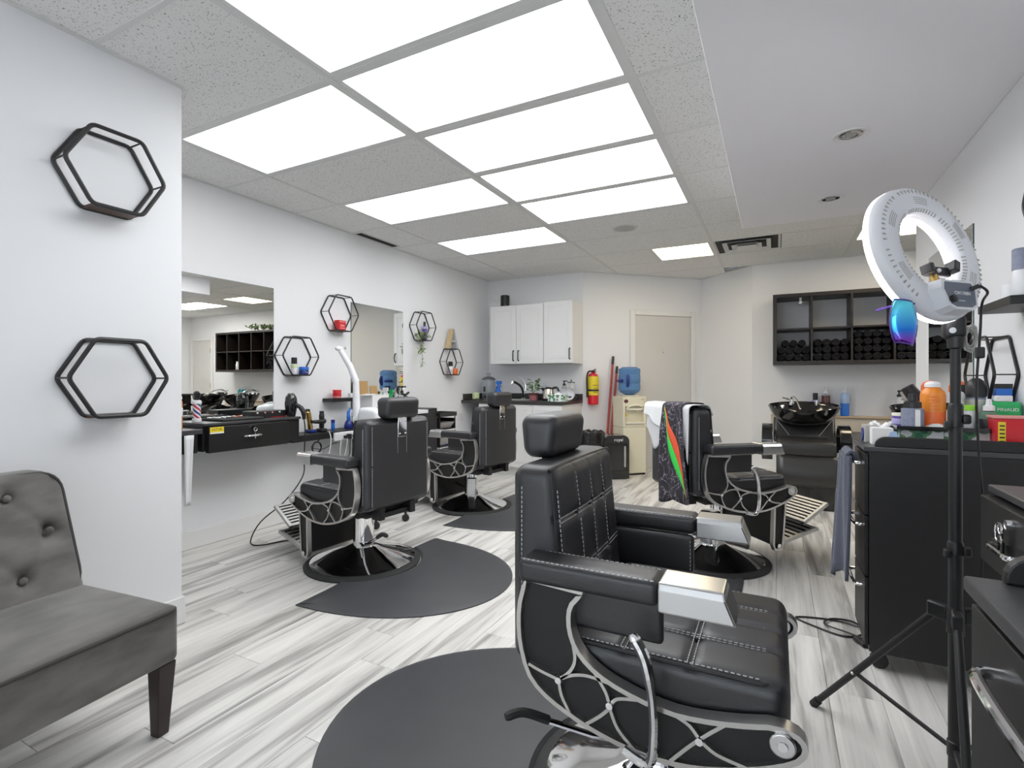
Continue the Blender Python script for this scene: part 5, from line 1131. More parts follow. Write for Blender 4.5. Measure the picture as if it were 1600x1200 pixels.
MB().lathe([(0.022,0),(0.020,0.003)], m=Matrix.Rotation(R(90),3,'Y'), c=(cd+0.001,-0.115,0.885), seg=18, sy=1.3).build('oval_badge', M['pot_rim'], cl); MB().box(cd,cd+0.002,0.085,0.13,0.90,0.91).build('name_plate', M['vent_grey'], cl, smooth=False); MB().box(-cd+0.01,cd-0.01,-cw+0.01,cw-0.01,0.0,0.02).build('foot', M['black_plastic'], cl, smooth=False)
MB().lathe([(0.10,0.94),(0.115,0.945),(0.115,0.952),(0.06,0.957)], seg=24).build('bottle_seat', M['cream_lid'], cl)
wb = thing('water_jug', 'blue upturned water jug with dark blue handle on the cooler', 'bottle', tuple(Vector(wf(0.493, 0.270)) + Vector((0,0,0.9575))), ang)
MB().lathe([(0.05,0),(0.11,0.03),(0.132,0.06),(0.132,0.12),(0.127,0.135),(0.132,0.15),(0.132,0.235),(0.127,0.25),(0.132,0.265),(0.130,0.315),(0.10,0.33)], seg=32).build('jug_body', M['blue_water'], wb)
MB().lathe([(0.096,0.330),(0.094,0.336)], seg=24).build('jug_bottom', M['blue_dark'], wb); MB().prism([(0.10,0.09),(0.15,0.10),(0.17,0.15),(0.17,0.19),(0.15,0.24),(0.10,0.25)], lambda a,b: (a,-0.055,b), lambda a,b: (a,-0.025,b)).xform(Matrix.Rotation(R(-20),4,'Z')).build('handle', M['blue_dark'], wb, smooth=False, bevel=0.008)
MB().tube([(0.1335*math.cos(R(a)),0.1335*math.sin(R(a)),0.17) for a in range(-110,-60,8)], 0.02, 6).build('blue_label', M['blue_dark'], wb)
for k, (s0, off0, ztop, lb) in enumerate(((0.40, 0.05, 1.435, 'taller red mop pole leaning on the wall beside the cooler'), (0.455, 0.05, 1.31, 'shorter red broom pole leaning nearest the cooler'))):
    b0 = Vector(wf(0.215+0.045*k, 0.16+0.0*k, 0.02)); b1 = Vector(wf(s0, off0-0.02, ztop)); t = thing('broom', lb, 'broom', tuple(b0 - Vector((0,0,0.02))), 0, 'red poles by the cooler'); d = b1-b0; d0 = Vector((0,0,0.02))
    MB().cyl(d0, d0+d*0.93, 0.0155, 0.0135, 12).build('pole', M['red_pole'], t); MB().cyl(d0+d*0.93, d0+d, 0.017, 0.015, 12).build('grip', M['black_plastic'], t); MB().obox((0,0,0.03), (0.16, 0.036, 0.06), Matrix.Rotation(ang, 3, 'Z')).build('broom_head', M['black_plastic'], t, smooth=False, bevel=0.006)
sh = thing('paper_shredder', 'glossy black paper shredder bin with clear front window', 'shredder', (-1.680, 5.850, 0), R(-58))
pr = rpoly([(-0.13,0.005),(0.13,0.005),(0.13,0.505),(-0.13,0.505)], 0.001, 1)
pr = [(-0.135,0.008),(0.135,0.008),(0.135,0.43)] + [(0.065+0.07*math.cos(R(a)), 0.435+0.07*math.sin(R(a))) for a in range(0,91,15)] + [(-0.065+0.07*math.cos(R(a)), 0.435+0.07*math.sin(R(a))) for a in range(90,181,15)]
MB().prism(pr, lambda a,b: (-0.12,a*1.1,b), lambda a,b: (0.12,a*1.1,b)).build('shredder_body', M['black_gloss'], sh, ang=40, bevel=0.006)
MB().box(0.1205,0.124,-0.10,0.11,0.10,0.40).build('bin_window', M['black_gloss'], sh, smooth=False, bevel=0.003); MB().box(0.1205,0.1255,0.085,0.105,0.14,0.38).build('window_edge', M['vent_grey'], sh, smooth=False)
MB().ribbon([(-0.105,0.095),(0.115,0.095),(0.115,0.405),(-0.105,0.405)], 0.008, lambda a,b: (0.1205,a,b), lambda a,b: (0.127,a,b), True).build('window_frame', M['black_plastic'], sh, smooth=False)
text('shredder_lettering', 'royal', 0.052, M['white'], sh, frame((0,1,0),(0,0,1),(1,0,0),(0.1265,0.02,0.452)))
tr = thing('waste_bin', 'waste bin with a crumpled black bag over its rim, behind the foreground headrest', 'bin', (-1.87, 5.52, 0))
MB().lathe([(0.12,0),(0.125,0.01),(0.15,0.52)], seg=26).build('bin_body', M['black_plastic'], tr)
mb = MB(); seg = 40; vs = []; fs = []; rg = random.Random(4)
for (r_, z) in ((0.152,0.36),(0.168,0.42),(0.165,0.50),(0.172,0.55),(0.150,0.56),(0.132,0.53),(0.10,0.50),(0.02,0.50)):
    for i in range(seg): a = 2*math.pi*i/seg; q = 1+0.05*math.sin(i*2.3+z*40)+rg.uniform(-0.03,0.03); vs.append((r_*q*math.cos(a), r_*q*math.sin(a), z+rg.uniform(-0.012,0.012)))
for k in range(7):
    for i in range(seg): j = (i+1)%seg; fs.append((k*seg+i,k*seg+j,(k+1)*seg+j,(k+1)*seg+i))
mb.add(vs, fs); mb.build('bin_bag', M['bin_bag'], tr); MB().sphere((0.02,-0.02,0.52),0.05,10,6,(1.3,1,0.6)).build('crumpled_paper', M['paper'], tr)

# ------------------------------------------------------------------ wash area on the back wall
cu = thing('cubby_shelf', 'dark espresso wall cubby shelf with two rows of square compartments', 'shelf', (-0.03, YB, 1.303))
CW_, CN, CP = 2.86, 8, 0.357; D0, D1 = -0.385, -0.003
MB().box(0, CW_, D0, D1, 0, 0.038).build('bottom_board', M['espresso'], cu, smooth=False, bevel=0.002); MB().box(0, CW_, D0, D1, 0.724, 0.762).build('top_board', M['espresso'], cu, smooth=False, bevel=0.002)
for x in (0, CW_-0.038): MB().box(x, x+0.038, D0, D1, 0.038, 0.724).build('side_board', M['espresso'], cu, smooth=False, bevel=0.002)
MB().box(0.038, CW_-0.038, D0+0.002, D1, 0.372, 0.390).build('middle_board', M['espresso'], cu, smooth=False)
for k in range(1, CN): MB().box(CP*k+0.001, CP*k+0.019, D0+0.002, D1, 0.038, 0.724).build('divider', M['espresso'], cu, smooth=False)
MB().box(CP*4, CW_-0.02, -0.012, -0.004, 0.03, 0.73).build('back_board', M['espresso'], cu, smooth=False)
# rolled towels, ends to the room
def towel_mesh():
    mb = MB(); r = 0.0393
    mb.lathe([(0.002,0.004),(0.010,0.0),(0.014,0.005),(0.020,0.0),(0.025,0.005),(0.031,-0.001),(0.036,0.003),(r,0.012),(r,0.29),(0.03,0.30)], seg=16, m=Matrix.Rotation(R(-90),3,'X'))
    return mb.mesh('towel_roll', M['towel_black'])
tme = towel_mesh(); rt = random.Random(2)
fill = {0: [(4,0),(4,1),(3,2)], 1: [(4,0),(4,1),(4,2)], 2: [(4,0),(4,1),(4,2),(4,3)], 3: [(4,0),(4,1),(4,2),(4,3)]}
names = ['first', 'second', 'third', 'fourth']
for c in range(4):
    for n_, row in fill[c]:
        for i in range(n_):
            o = bpy.data.objects.new('rolled_towel', tme); col.objects.link(o)
            x = -0.03 + (0.0785 if c == 0 else CP*c + 0.0690) + 0.0797*i + (0.0 if n_ == 4 else 0.04)
            o.location = (x, YB + D0 + 0.02 + rt.uniform(0, 0.03), 1.303 + 0.0385 + 0.0395 + 0.0765*row); s__ = rt.uniform(0.90, 0.995); o.scale = (s__, 1, 0.955*s__)
            tag(o, 'rolled black towel, %s from left in row %s of the %s lower cubby compartment' % (names[i], ['one (bottom)', 'two', 'three', 'four'][row], names[c]), 'towel', 'rolled black towels in the %s lower compartment' % names[c])
lb_ = thing('mini_lamp', 'tiny white lamp under the top board of the first cubby compartment', 'light', (0.235, YB-0.30, 1.303+0.7235)); MB().cyl((0,0,0),(0,0,-0.03),0.012,seg=10).sphere((0,0,-0.05),0.02,10,8).build('lamp_body', M['white'], lb_)
for k, x in enumerate((2.21, 2.28)): bottle('lotion_bottle', ['left', 'right'][k] + ' one of two small white bottles in the far cubby, seen in the mirror', 'bottle', (x, YB-0.30, 1.303+0.0385), 0.028, 0.16, 'white', 'white', 0.6, 0.2, 'flat', group='white bottles in the far cubby')
gp = thing('garland_plant', 'green leafy plant lying on top of the cubby, seen in the mirror', 'plant', (1.60, YB-0.2, 1.303+0.762)); mb = MB()
for k in range(90): leaf(mb, (rp.uniform(-0.35,0.35), rp.uniform(-0.18,0.1), rp.uniform(0.012,0.08)), (rp.uniform(-1,1), rp.uniform(-1,0.3), rp.uniform(0.05,0.8)), rp.uniform(0.06,0.10), 0.016)
mb.build('leaf_crown', M['leaf'], gp, smooth=False)['kind'] = 'stuff'
MB().tube([(-0.3,0,0.01),(0,0.02,0.015),(0.3,-0.02,0.01)], 0.006, 6).build('stem', M['leaf'], gp)
wl = thing('wall_ledge', 'pale beige boxed ledge along the wall behind the wash basins', 'shelf', (0.0, YB, 0))
MB().box(-0.05, 2.9, -0.16, -0.013, 0.730, 0.748).build('ledge_top', M['wood_pale'], wl, smooth=False, bevel=0.002); MB().box(-0.05, 2.9, -0.145, -0.013, 0.585, 0.730).build('ledge_front', M['wood_board'], wl, smooth=False)
bottle('spray_bottle', 'tall blue bottle with white spray top on the ledge behind the wash basin', 'bottle', (0.66, YB-0.09, 0.7485), 0.042, 0.325, 'blue', 'white', 0.45, 0.24, 'pump', 'glow_blue', bz=(0.55, 0.98), shoulder=0.95)
bottle('spray_bottle', 'clear and dark red bottle with white pump on the ledge', 'bottle', (0.485, YB-0.09, 0.7485), 0.040, 0.315, 'clear_tint', 'white', 0.45, 0.24, 'pump', 'pot_rim', bz=(0.05, 0.9), shoulder=0.95)
bottle('dark_bottle', 'dark navy bottle with black cap just above the basin rim', 'bottle', (0.385, YB-0.10, 0.7485), 0.042, 0.245, 'blue_dark', 'black_plastic', 0.5, 0.3, 'flat', 'lilac', bz=(0.70, 0.95))
bottle('pump_bottle', 'black topped pump bottle on the ledge behind the second basin', 'bottle', (1.135, YB-0.09, 0.7485), 0.04, 0.28, 'white', 'black_plastic', 0.4, 0.24, 'pump')
for k, x in enumerate((2.36, 2.44, 2.52)): bottle('teal_bottle', ['left','middle','right'][k] + ' one of three teal spray bottles on the far ledge, seen in the mirror', 'bottle', (x, YB-0.09, 0.7485), 0.036, 0.27, 'teal', 'white', 0.45, 0.22, 'spray', group='bottles on the far ledge')

def wash_unit(label, x):
    t = thing('shampoo_chair', label, 'wash basin chair', (x, 5.72, 0), R(-90), 'black shampoo chairs with basins')     # front = local +x = towards the camera
    MB().rbox((-0.28, 0.05, 0.33), (0.24, 0.46, 0.66), 0.02, (2,3,3)).build('pedestal', M['black_plastic'], t)
    MB().box(-0.12, 0.55, -0.20, 0.22, 0.0, 0.42).build('chair_base', M['black_gloss'], t, smooth=False, bevel=0.02)
    MB().rbox((0.30, -0.005, 0.525), (0.60, 0.46, 0.135), 0.032, (6,6,2)).build('seat', M['leather_wash'], t)
    def bw(o): return Vector((o.x - 0.10*(o.z/0.2) + 0.55*o.y*o.y, o.y, o.z - 0.35*max(0,abs(o.y)-0.12)**2*4))
    b = MB().rbox((0.0, 0, 0.68), (0.09, 0.52, 0.26), 0.035, (2,10,5), None, 3, bw).build('backrest', M['leather_wash'], t)
    for s_ in (-1, 1): MB().tube([(0.052+0.55*(y*y)-0.10*((z-0.68)/0.2), y, z) for y, z in [(s_*(0.235-0.11*k/5), 0.755-0.15*k/5) for k in range(6)]], 0.003, 5).build('seam', M['vent_grey'], b)
    lr = MB().grid(lambda u, v: (0.60+0.06*math.sin(u*2.2), -0.235+0.49*v, 0.475-0.25*u-0.01*math.sin(v*3.1)), 8, 8).build('leg_rest', M['leather_wash'], t, solid=0.022)
    for s_ in (-1, 1):
        pth = smooth_path([(0.12,0,0.46),(0.05,0,0.60),(0.16,0,0.70),(0.30,0,0.70),(0.40,0,0.62),(0.41,0,0.50),(0.38,0,0.40)], 5)
        MB().ribbon([(p.x,p.z) for p in pth], 0.022, lambda a,c: (a, s_*0.31-0.045, c), lambda a,c: (a, s_*0.31+0.045, c)).build('armrest', M['black_gloss'], t, bevel=0.004)
    # bowl with a dip for the neck
    seg = 56; prof = [(0.10,-0.168,0),(0.16,-0.163,0),(0.20,-0.148,0.0),(0.235,-0.12,0.15),(0.262,-0.085,0.4),(0.283,-0.045,0.75),(0.296,-0.012,0.95),(0.302,0.0,1.0),(0.298,0.005,1.0),(0.290,0.002,1.0),(0.275,-0.025,0.9),(0.255,-0.065,0.6),(0.22,-0.105,0.25),(0.17,-0.135,0),(0.10,-0.15,0),(0.02,-0.152,0)]
    vs = []; fs = []
    for r_, z, k in prof:
        for i in range(seg):
            a = 2*math.pi*i/seg; dip = math.exp(-((((a+math.pi) % (2*math.pi))-math.pi)/0.30)**2)*0.045*k
            vs.append((0.02+r_*0.90*math.cos(a), r_*1.02*math.sin(a), 0.885+z-dip+0.03*(r_/0.3)*(-math.cos(a))))
    for k in range(len(prof)-1):
        for i in range(seg): j = (i+1)%seg; fs.append((k*seg+i,k*seg+j,(k+1)*seg+j,(k+1)*seg+i))
    fs += [tuple(range(seg))[::-1], tuple(range((len(prof)-1)*seg, len(prof)*seg))]
    bw_ = MB().add(vs, fs).build('basin', M['black_gloss'], t, ang=60)
    MB().cyl((-0.20,-0.10,0.88),(-0.20,-0.10,0.945),0.02,seg=14).cyl((-0.20,0.12,0.88),(-0.20,0.12,0.935),0.016,seg=12).build('tap_base', M['chrome'], bw_)
    MB().tube(smooth_path([(-0.20,-0.10,0.94),(-0.12,-0.09,0.97),(0.0,-0.06,0.945),(0.10,-0.03,0.86)], 5), 0.009, 8).build('spray_hose', M['chrome'], bw_); MB().tube([(-0.20,-0.10,0.935),(-0.19,-0.18,0.955)], 0.008, 8).build('tap_lever', M['chrome'], bw_)
    return t
w1 = wash_unit('black shampoo chair with round basin beside the beige ledge, nearest the white corner', 0.237)
dup(w1, (1.22, 5.72, 0), None, 'second black shampoo chair, its basin just left of the ring lamp pole')
dup(w1, (2.10, 5.72, 0), None, 'third black shampoo chair, seen only in the left mirror')
dk = thing('retail_counter', 'black reception counter by the far door, seen in the mirror', 'counter', (2.95, 5.45, 0)); MB().box(-0.28,0.28,-0.25,0.25,0,0.86).build('counter_body', M['laminate'], dk, smooth=False, bevel=0.004); MB().box(-0.30,0.30,-0.27,0.27,0.86,0.89).build('counter_top', M['laminate_top'], dk, smooth=False, bevel=0.003)
# ------------------------------------------------------------------ right side: trolleys, drawer box, products, ring light
def trolley(label, x0, y1, W=0.49, D=0.30):
    """black salon trolley; drawers face the room (-X); origin at the front far corner on the floor"""
    t = thing('salon_trolley', label, 'trolley', (x0, y1, 0), 0, 'black salon trolleys'); HB = 0.05 if D < 0.35 else 0.115
    MB().box(0.012, W, -D, 0, 0.075, 0.852).build('trolley_body', M['laminate'], t, smooth=False, bevel=0.003)
    MB().box(-0.006, W+0.004, -D-0.004, 0.004, 0.852, 0.871).build('trolley_top', M['laminate_top'], t, smooth=False, bevel=0.003)
    for yy in (-D+0.002, -0.016):
        pl = [(0.030,0.871),(W-0.002,0.871)] + [(W-0.04+0.038*math.cos(R(a)),0.878+0.033*math.sin(R(a))) for a in range(0,91,15)] + [(0.068+0.038*math.cos(R(a)),0.878+0.033*math.sin(R(a))) for a in range(90,181,15)]
        MB().prism(pl, lambda a,b: (a,yy,b), lambda a,b: (a,yy+0.016,b)).build('gallery_board', M['laminate'], t, smooth=False, bevel=0.003)
    zz = [0.09, 0.36, 0.60, 0.845]
    for k in range(3):
        dr = MB().box(-0.002, 0.011, -D+0.012, -0.012, zz[k]+0.004, zz[k+1]-0.004).build('drawer', M['laminate'], t, smooth=False, bevel=0.002); zc = zz[k+1]-0.045
        MB().tube(smooth_path([(-0.002,-HB,zc),(-0.020,-HB-0.002,zc),(-0.029,-HB-0.02,zc),(-0.032,-D/2,zc),(-0.029,-D+HB+0.02,zc),(-0.020,-D+HB+0.002,zc),(-0.002,-D+HB,zc)], 4), 0.0065, 10).build('handle', M['chrome'], dr)
    for x in (0.05, W-0.04):
        for y in (-0.05, -D+0.05): MB().cyl((x,y-0.012,0.03),(x,y+0.012,0.03),0.030,seg=16).cyl((x,y,0.045),(x,y,0.076),0.011,seg=8).build('caster', M['rubber'], t)
    return t
trolley('black salon trolley with a dark towel on its handle, loaded with products', 0.31, 2.70)
trolley('black salon trolley cut off by the bottom right corner of the picture', 0.224, 0.864, 0.49, 0.44)
tw = thing('hanging_towel', 'slate blue terry towel draped over a trolley handle', 'towel', (0.300, 2.56, 0))
def towel_fn(side):
    def fn(u, v):
        w = 0.19+0.07*u; y = -w/2 + w*v; fold = 0.016*math.sin(v*11+0.6)*(0.4+u*0.9) + 0.006*math.sin(v*23+u*3)
        if side == 0: return (-0.045 - 0.018*u + fold*0.8 + 0.01*abs(v-0.5), y + 0.01*u, 0.822 - 0.53*u + 0.06*math.sin(v*3.3+0.5)*u)
        a = math.pi*u; return (-0.0355*0.5 + 0.0175*-math.cos(a) , y, 0.822 + 0.022*math.sin(a))
    return fn
MB().grid(towel_fn(0), 26, 26).build('towel_cloth', M['towel_navy'], tw, solid=0.012)
MB().grid(lambda u,v: (-0.043+0.030*u, -0.09+0.18*v, 0.822+0.016*math.sin(math.pi*u)-0.25*max(0,u-0.9)), 10, 12).build('towel_fold', M['towel_navy'], tw, solid=0.012)
# drawer box of the near right station, with keys
db2, dd2 = drawer_box('black wall hung drawer box with hanging keys on the right wall', XR, -1, 0.95, 1.72, 0.97, 1.70)
handle_lock(dd2, -1, 0.55, xf, 0.808, 0.748)
kt_ = MB().tube([(-(xf+0.014), 0.580+0.020*math.cos(k*0.7), 0.782+0.022*math.sin(k*0.7)) for k in range(9)], 0.0022, 6, True).build('key_ring', M['chrome'], dd2)
MB().box(-(xf+0.02),-(xf+0.008),0.565,0.60,0.735,0.765).build('key_fob', M['black_plastic'], dd2, smooth=False)
for k, (yy, L_, nm, m_, lb) in enumerate(((1.66, 0.16, 'comb', 'black_plastic', 'long black comb on the right drawer box, farthest from the camera'), (1.59, 0.14, 'comb', 'black_plastic', 'black tail comb in the middle of the right drawer box'), (1.52, 0.14, 'comb', 'pot_rim', 'dark red comb on the right drawer box'))):
    cm = thing(nm, lb, 'comb', (0.58+0.03*k, yy, 0.8625), R(-4), 'combs on the right drawer box'); MB().box(0, L_, -0.006, 0.006, 0, 0.005).build('comb_spine', M[m_], cm, smooth=False)
    mb = MB()
    for j in range(26): mb.box(j*L_/26, j*L_/26+0.0025, -0.026, -0.006, 0.001, 0.004)
    mb.build('comb_teeth', M[m_], cm, smooth=False)
# second right station: drawer box below the mirror
drawer_box('black wall hung drawer box under the right wall mirror, behind the trolley', XR, -1, 3.02, 3.70, 3.04, 3.68)
# products standing on the trolley
zt_ = 0.8715
gx = carton('grey_box', 'small dark grey curved box at the trolley corner', 'box', (0.352, 2.60, zt_), 0.05, 0.09, 0.07, 'vent_grey'); MB().cyl((-0.026,0,0.03),(-0.03,0,0.03),0.028,seg=16).build('round_face', M['blue_dark'], gx)
pk = carton('napkin_box', 'white carton with pale blue print at the left end of the trolley', 'box', (0.375, 2.50, zt_), 0.07, 0.06, 0.068, 'paper'); MB().taper((0.03,0,0.0),(0.05,0.062),(0.035,0,0.055),(0.02,0.0625)).build('blue_print', M['glow_blue'], pk, smooth=False)
gl = thing('rubber_gloves', 'pale crumpled gloves lying behind the white carton', 'gloves', (0.40, 2.62, zt_)); MB().grid(lambda u,v: (-0.05+0.13*u, -0.04+0.08*v, 0.06+0.012*math.sin(u*14+v*6)+0.012*math.sin(v*9)), 14, 8).build('glove', M['paper'], gl, solid=0.005); MB().box(-0.04,0.06,-0.03,0.03,0,0.05).build('glove_box', M['black_plastic'], gl, smooth=False)
for k, x in enumerate((0.505, 0.64)):
    carton('tissue_box', ['leaf printed tissue box on the trolley, left of the ring lamp pole', 'leaf printed tissue box on the trolley, behind the ring lamp pole'][k], 'tissue box', (x, 2.555, zt_), 0.134, 0.11, 0.062, 'leafbox', 0, 'leaf printed boxes under the tray')
ty = thing('black_tray', 'black rimmed tray lying across the leaf printed boxes', 'tray', (0.565, 2.555, zt_+0.0625)); MB().box(-0.145,0.135,-0.085,0.085,0,0.005).box(-0.145,-0.139,-0.085,0.085,0.005,0.016).box(0.129,0.135,-0.085,0.085,0.005,0.016).box(-0.139,0.129,-0.085,-0.079,0.005,0.016).box(-0.139,0.129,0.079,0.085,0.005,0.016).build('tray_shell', M['black_gloss'], ty, smooth=False)
zy = zt_+0.0682
jar('cream_jar', 'dark purple cream jar with lilac label at the left end of the tray', 'jar', (0.448, 2.575, zy), 0.026, 0.056, 'purple', 'cream_lid', 0.22, None, 'lilac')
bottle('detangler_bottle', 'flat grey blue printed bottle with black cap on the tray', 'bottle', (0.478, 2.515, zy), 0.037, 0.135, 'greyblue', 'black_plastic', 0.62, 0.40, 'spout', None, 1.0, 0, None, 0.93); 
lbz = thing('price_label', 'white paper strip stuck on the grey blue bottle', 'label', (0.485, 2.4765, zy+0.004)); MB().box(-0.006,0.010,-0.0006,0.0004,0,0.07).build('paper_strip', M['paper'], lbz, smooth=False)
sc2 = bottle('orange_spray_can', 'big orange and white aerosol can with white nozzle on the tray', 'can', (0.553, 2.57, zy), 0.041, 0.185, 'orange', 'white', 0.55, 0.13, 'dome', 'orange_hot', shoulder=0.80, bz=(0.02, 0.40))
for k in range(5): MB().box(-0.02,0.012,-0.0428,-0.0418,0.075+0.012*k,0.077+0.012*k).build('printed_line', M['orange_hot'], sc2, smooth=False)
np_ = thing('paper_napkin', 'white folded napkin in front of the orange can', 'napkin', (0.552, 2.515, zy)); MB().taper((0,0,0.001),(0.09,0.035),(0,0,0.020),(0.02,0.02)).build('napkin_sheet', M['paper'], np_, smooth=False)
carton('slim_carton', 'slim upright white carton beside the orange can', 'box', (0.597, 2.525, zy), 0.022, 0.02, 0.075, 'paper')
bottle('blue_bottle', 'small turquoise bottle with black cap just left of the lamp pole', 'bottle', (0.612, 2.572, zy), 0.017, 0.10, 'blue', 'black_plastic', 0.9, 0.35, 'flat')
bottle('lotion_bottle', 'white bottle with lime green cap right of the lamp pole', 'bottle', (0.665, 2.585, zy), 0.022, 0.092, 'white', 'lime', 0.9, 0.22, 'flat')
bottle('spray_can', 'grey dome topped aerosol behind the lamp pole', 'can', (0.646, 2.63, zy), 0.020, 0.145, 'grey_fabric', 'grey_fabric', 0.9, 0.2, 'dome')
bottle('dropper_bottle', 'clear bottle with white nozzle and dark liquid right of the lamp pole', 'bottle', (0.712, 2.534, zt_+0.061), 0.027, 0.125, 'clear_tint', 'white', 0.5, 0.35, 'spout', 'black_plastic', bz=(0.05,0.62))
bottle('small_can', 'beige grey canister below the clear dropper bottle', 'can', (0.718, 2.535, zt_), 0.034, 0.060, 'letter_wood', 'black_plastic', 0.95, 0.08, 'flat', None, 1.0, 0, None, 0.95)
bottle('soap_pump', 'dark translucent pump bottle with grey label by the green powder bottle', 'bottle', (0.704, 2.644, zt_), 0.036, 0.265, 'greyblue', 'black_plastic', 0.75, 0.28, 'dome', 'lilac' if False else 'vent_grey', bz=(0.35, 0.95), shoulder=0.9)
bxx = carton('blue_carton', 'blue carton with dark top behind the green powder bottle', 'box', (0.786, 2.655, zt_), 0.05, 0.035, 0.225, 'blue'); MB().box(-0.0255,0.0255,-0.018,0.018,0.225,0.243).build('dark_lid', M['black_plastic'], bxx, smooth=False)
gp_ = thing('powder_bottle', 'green powder bottle with white cap and white lettering behind the red bin', 'bottle', (0.768, 2.59, zt_))
MB().rbox((0,0,0.088),(0.100,0.044,0.175),0.012,(2,2,4)).build('body', M['green'], gp_); MB().box(-0.025,0.025,-0.016,0.016,0.175,0.198).build('cap', M['white'], gp_, bevel=0.004); text('lettering', 'PINAUD', 0.017, M['white'], gp_, frame((1,0,0),(0,0,1),(0,-1,0),(0.008,-0.0226,0.145)))
rbn = thing('sharps_container', 'red sharps container with translucent lid and yellow warning label', 'bin', (0.762, 2.475, zt_))
MB().taper((0,0,0),(0.108,0.06),(0,0,0.118),(0.124,0.07)).build('bin_body', M['red'], rbn, smooth=False, bevel=0.004); MB().box(-0.066,0.066,-0.038,0.038,0.118,0.128).build('lid', M['red_lid'], rbn, smooth=False, bevel=0.003)
ml_ = Matrix.Rotation(R(-4.5), 4, 'X'); MB().box(-0.051,-0.030,-0.0345,-0.0305,0.006,0.108).build('yellow_label', M['yellow'], rbn, smooth=False)
for k in range(6): MB().box(-0.047,-0.033,-0.0352,-0.0343,0.02+0.014*k,0.025+0.014*k).build('printed_line', M['black_plastic'], rbn, smooth=False)
# things on the far right drawer box, behind the trolley
zb = 0.8625
dr_ = thing('hair_dryer', 'black hair dryer standing upright behind the grey blue bottle', 'hair dryer', (0.59, 3.06, zb)); MB().cyl((0,0,0),(0.005,0,0.15),0.018,0.021,12).build('handle', M['black_plastic'], dr_); MB().cyl((-0.03,0.0,0.235),(0.025,0.0,0.15),0.028,0.036,16).build('motor_body', M['black_plastic'], dr_)
bottle('spray_can', 'can with a coral orange cap behind the aerosol can, left one', 'can', (0.665, 3.13, zb), 0.032, 0.265, 'black_plastic', 'orange_hot', 1.0, 0.2, 'dome', group='orange capped cans'); bottle('spray_can', 'can with a coral orange cap just left of the lamp pole', 'can', (0.762, 3.10, zb), 0.030, 0.262, 'black_plastic', 'orange_hot', 1.0, 0.2, 'dome', group='orange capped cans')
bottle('trigger_bottle', 'dark trigger spray bottle left of the lamp pole', 'bottle', (0.765, 3.03, zb), 0.030, 0.245, 'black_plastic', 'black_plastic', 0.5, 0.35, 'spray')
# shelf on the right wall
rs2 = thing('floating_shelf', 'short black floating shelf on the right wall with a white cup', 'shelf', (XR, 2.30, 0)); MB().box(-0.126,-0.001,0,0.31,1.384,1.414).build('shelf_board', M['laminate'], rs2, smooth=False, bevel=0.002)
cu_ = thing('white_cup', 'white cylindrical pot on the right wall shelf', 'cup', (XR-0.085, 2.405, 1.4145)); MB().lathe([(0.030,0),(0.033,0.003),(0.033,0.050),(0.028,0.054)], seg=22).build('pot_body', M['white'], cu_)
bottle('serum_bottle', 'white bottle with square dark cap on the right wall shelf', 'bottle', (XR-0.045, 2.40, 1.4145), 0.024, 0.105, 'white', 'black_plastic', 0.85, 0.42, 'flat'); bottle('tonic_bottle', 'tall bottle with grey top at the right picture edge on the wall shelf', 'bottle', (XR-0.085, 2.335, 1.4145), 0.026, 0.16, 'white', 'greyblue', 0.85, 0.45, 'flat')
# cables on the floor by the trolley
fc = thing('floor_cable', 'loops of black cable lying on the floor beside the trolley', 'cable', (0.29, 2.72, 0))
MB().tube(smooth_path([(0.10,0.03,0.012),(-0.03,0.10,0.006),(-0.205,0.06,0.005),(-0.13,-0.01,0.005),(-0.02,-0.055,0.005),(0.06,0.02,0.006),(0.03,0.12,0.006),(-0.06,0.10,0.010),(-0.09,0.02,0.012),(0.0,-0.03,0.012),(0.06,-0.06,0.006)], 6), 0.0042, 6).build('cable_loop', M['black_plastic'], fc)
MB().cyl((0.015,-0.07,0.012),(0.045,-0.125,0.012),0.012,seg=10).build('connector', M['black_plastic'], fc)

# ------------------------------------------------------------------ ring light on its tripod
PX, PY = 0.436, 1.799
rl = thing('ring_light', 'white ring lamp on a black tripod stand with a phone clamp, glowing', 'ring light', (PX, PY, 0))
MB().cyl((0,0,0.055),(0,0,0.67),0.0162,seg=20).build('lower_pole', M['black_metal'], rl)
MB().cyl((0,0,0.67),(0,0,1.03),0.0150,seg=20).build('middle_pole', M['black_metal'], rl); MB().cyl((0,0,1.02),(0,0,1.225),0.0117,seg=20).build('upper_pole', M['black_metal'], rl)
def collar(z, r, h):
    c = MB().lathe([(r,z-h),(r+0.004,z-h+0.004),(r+0.004,z+h-0.006),(r+0.001,z+h)], seg=20).build('clamp_collar', M['black_plastic'], rl)
    MB().rbox((r+0.008, -0.006, z-h*0.25), (0.020, 0.020, 0.026), 0.006, (1,1,1)).build('clamp_lever', M['black_plastic'], c)
    MB().rbox((-r-0.004, -0.004, z-h*0.75), (0.016, 0.024, 0.022), 0.004, (1,1,1)).build('clamp_lug', M['black_plastic'], c)
collar(1.030, 0.0132, 0.034); collar(0.668, 0.0140, 0.020)
hub = MB().lathe([(0.016,0.432),(0.020,0.436),(0.020,0.500),(0.016,0.508)], seg=20).build('tripod_hub', M['black_plastic'], rl)
low = MB().lathe([(0.014,0.095),(0.019,0.10),(0.019,0.14),(0.014,0.145)], seg=18).build('lower_collar', M['black_plastic'], rl)
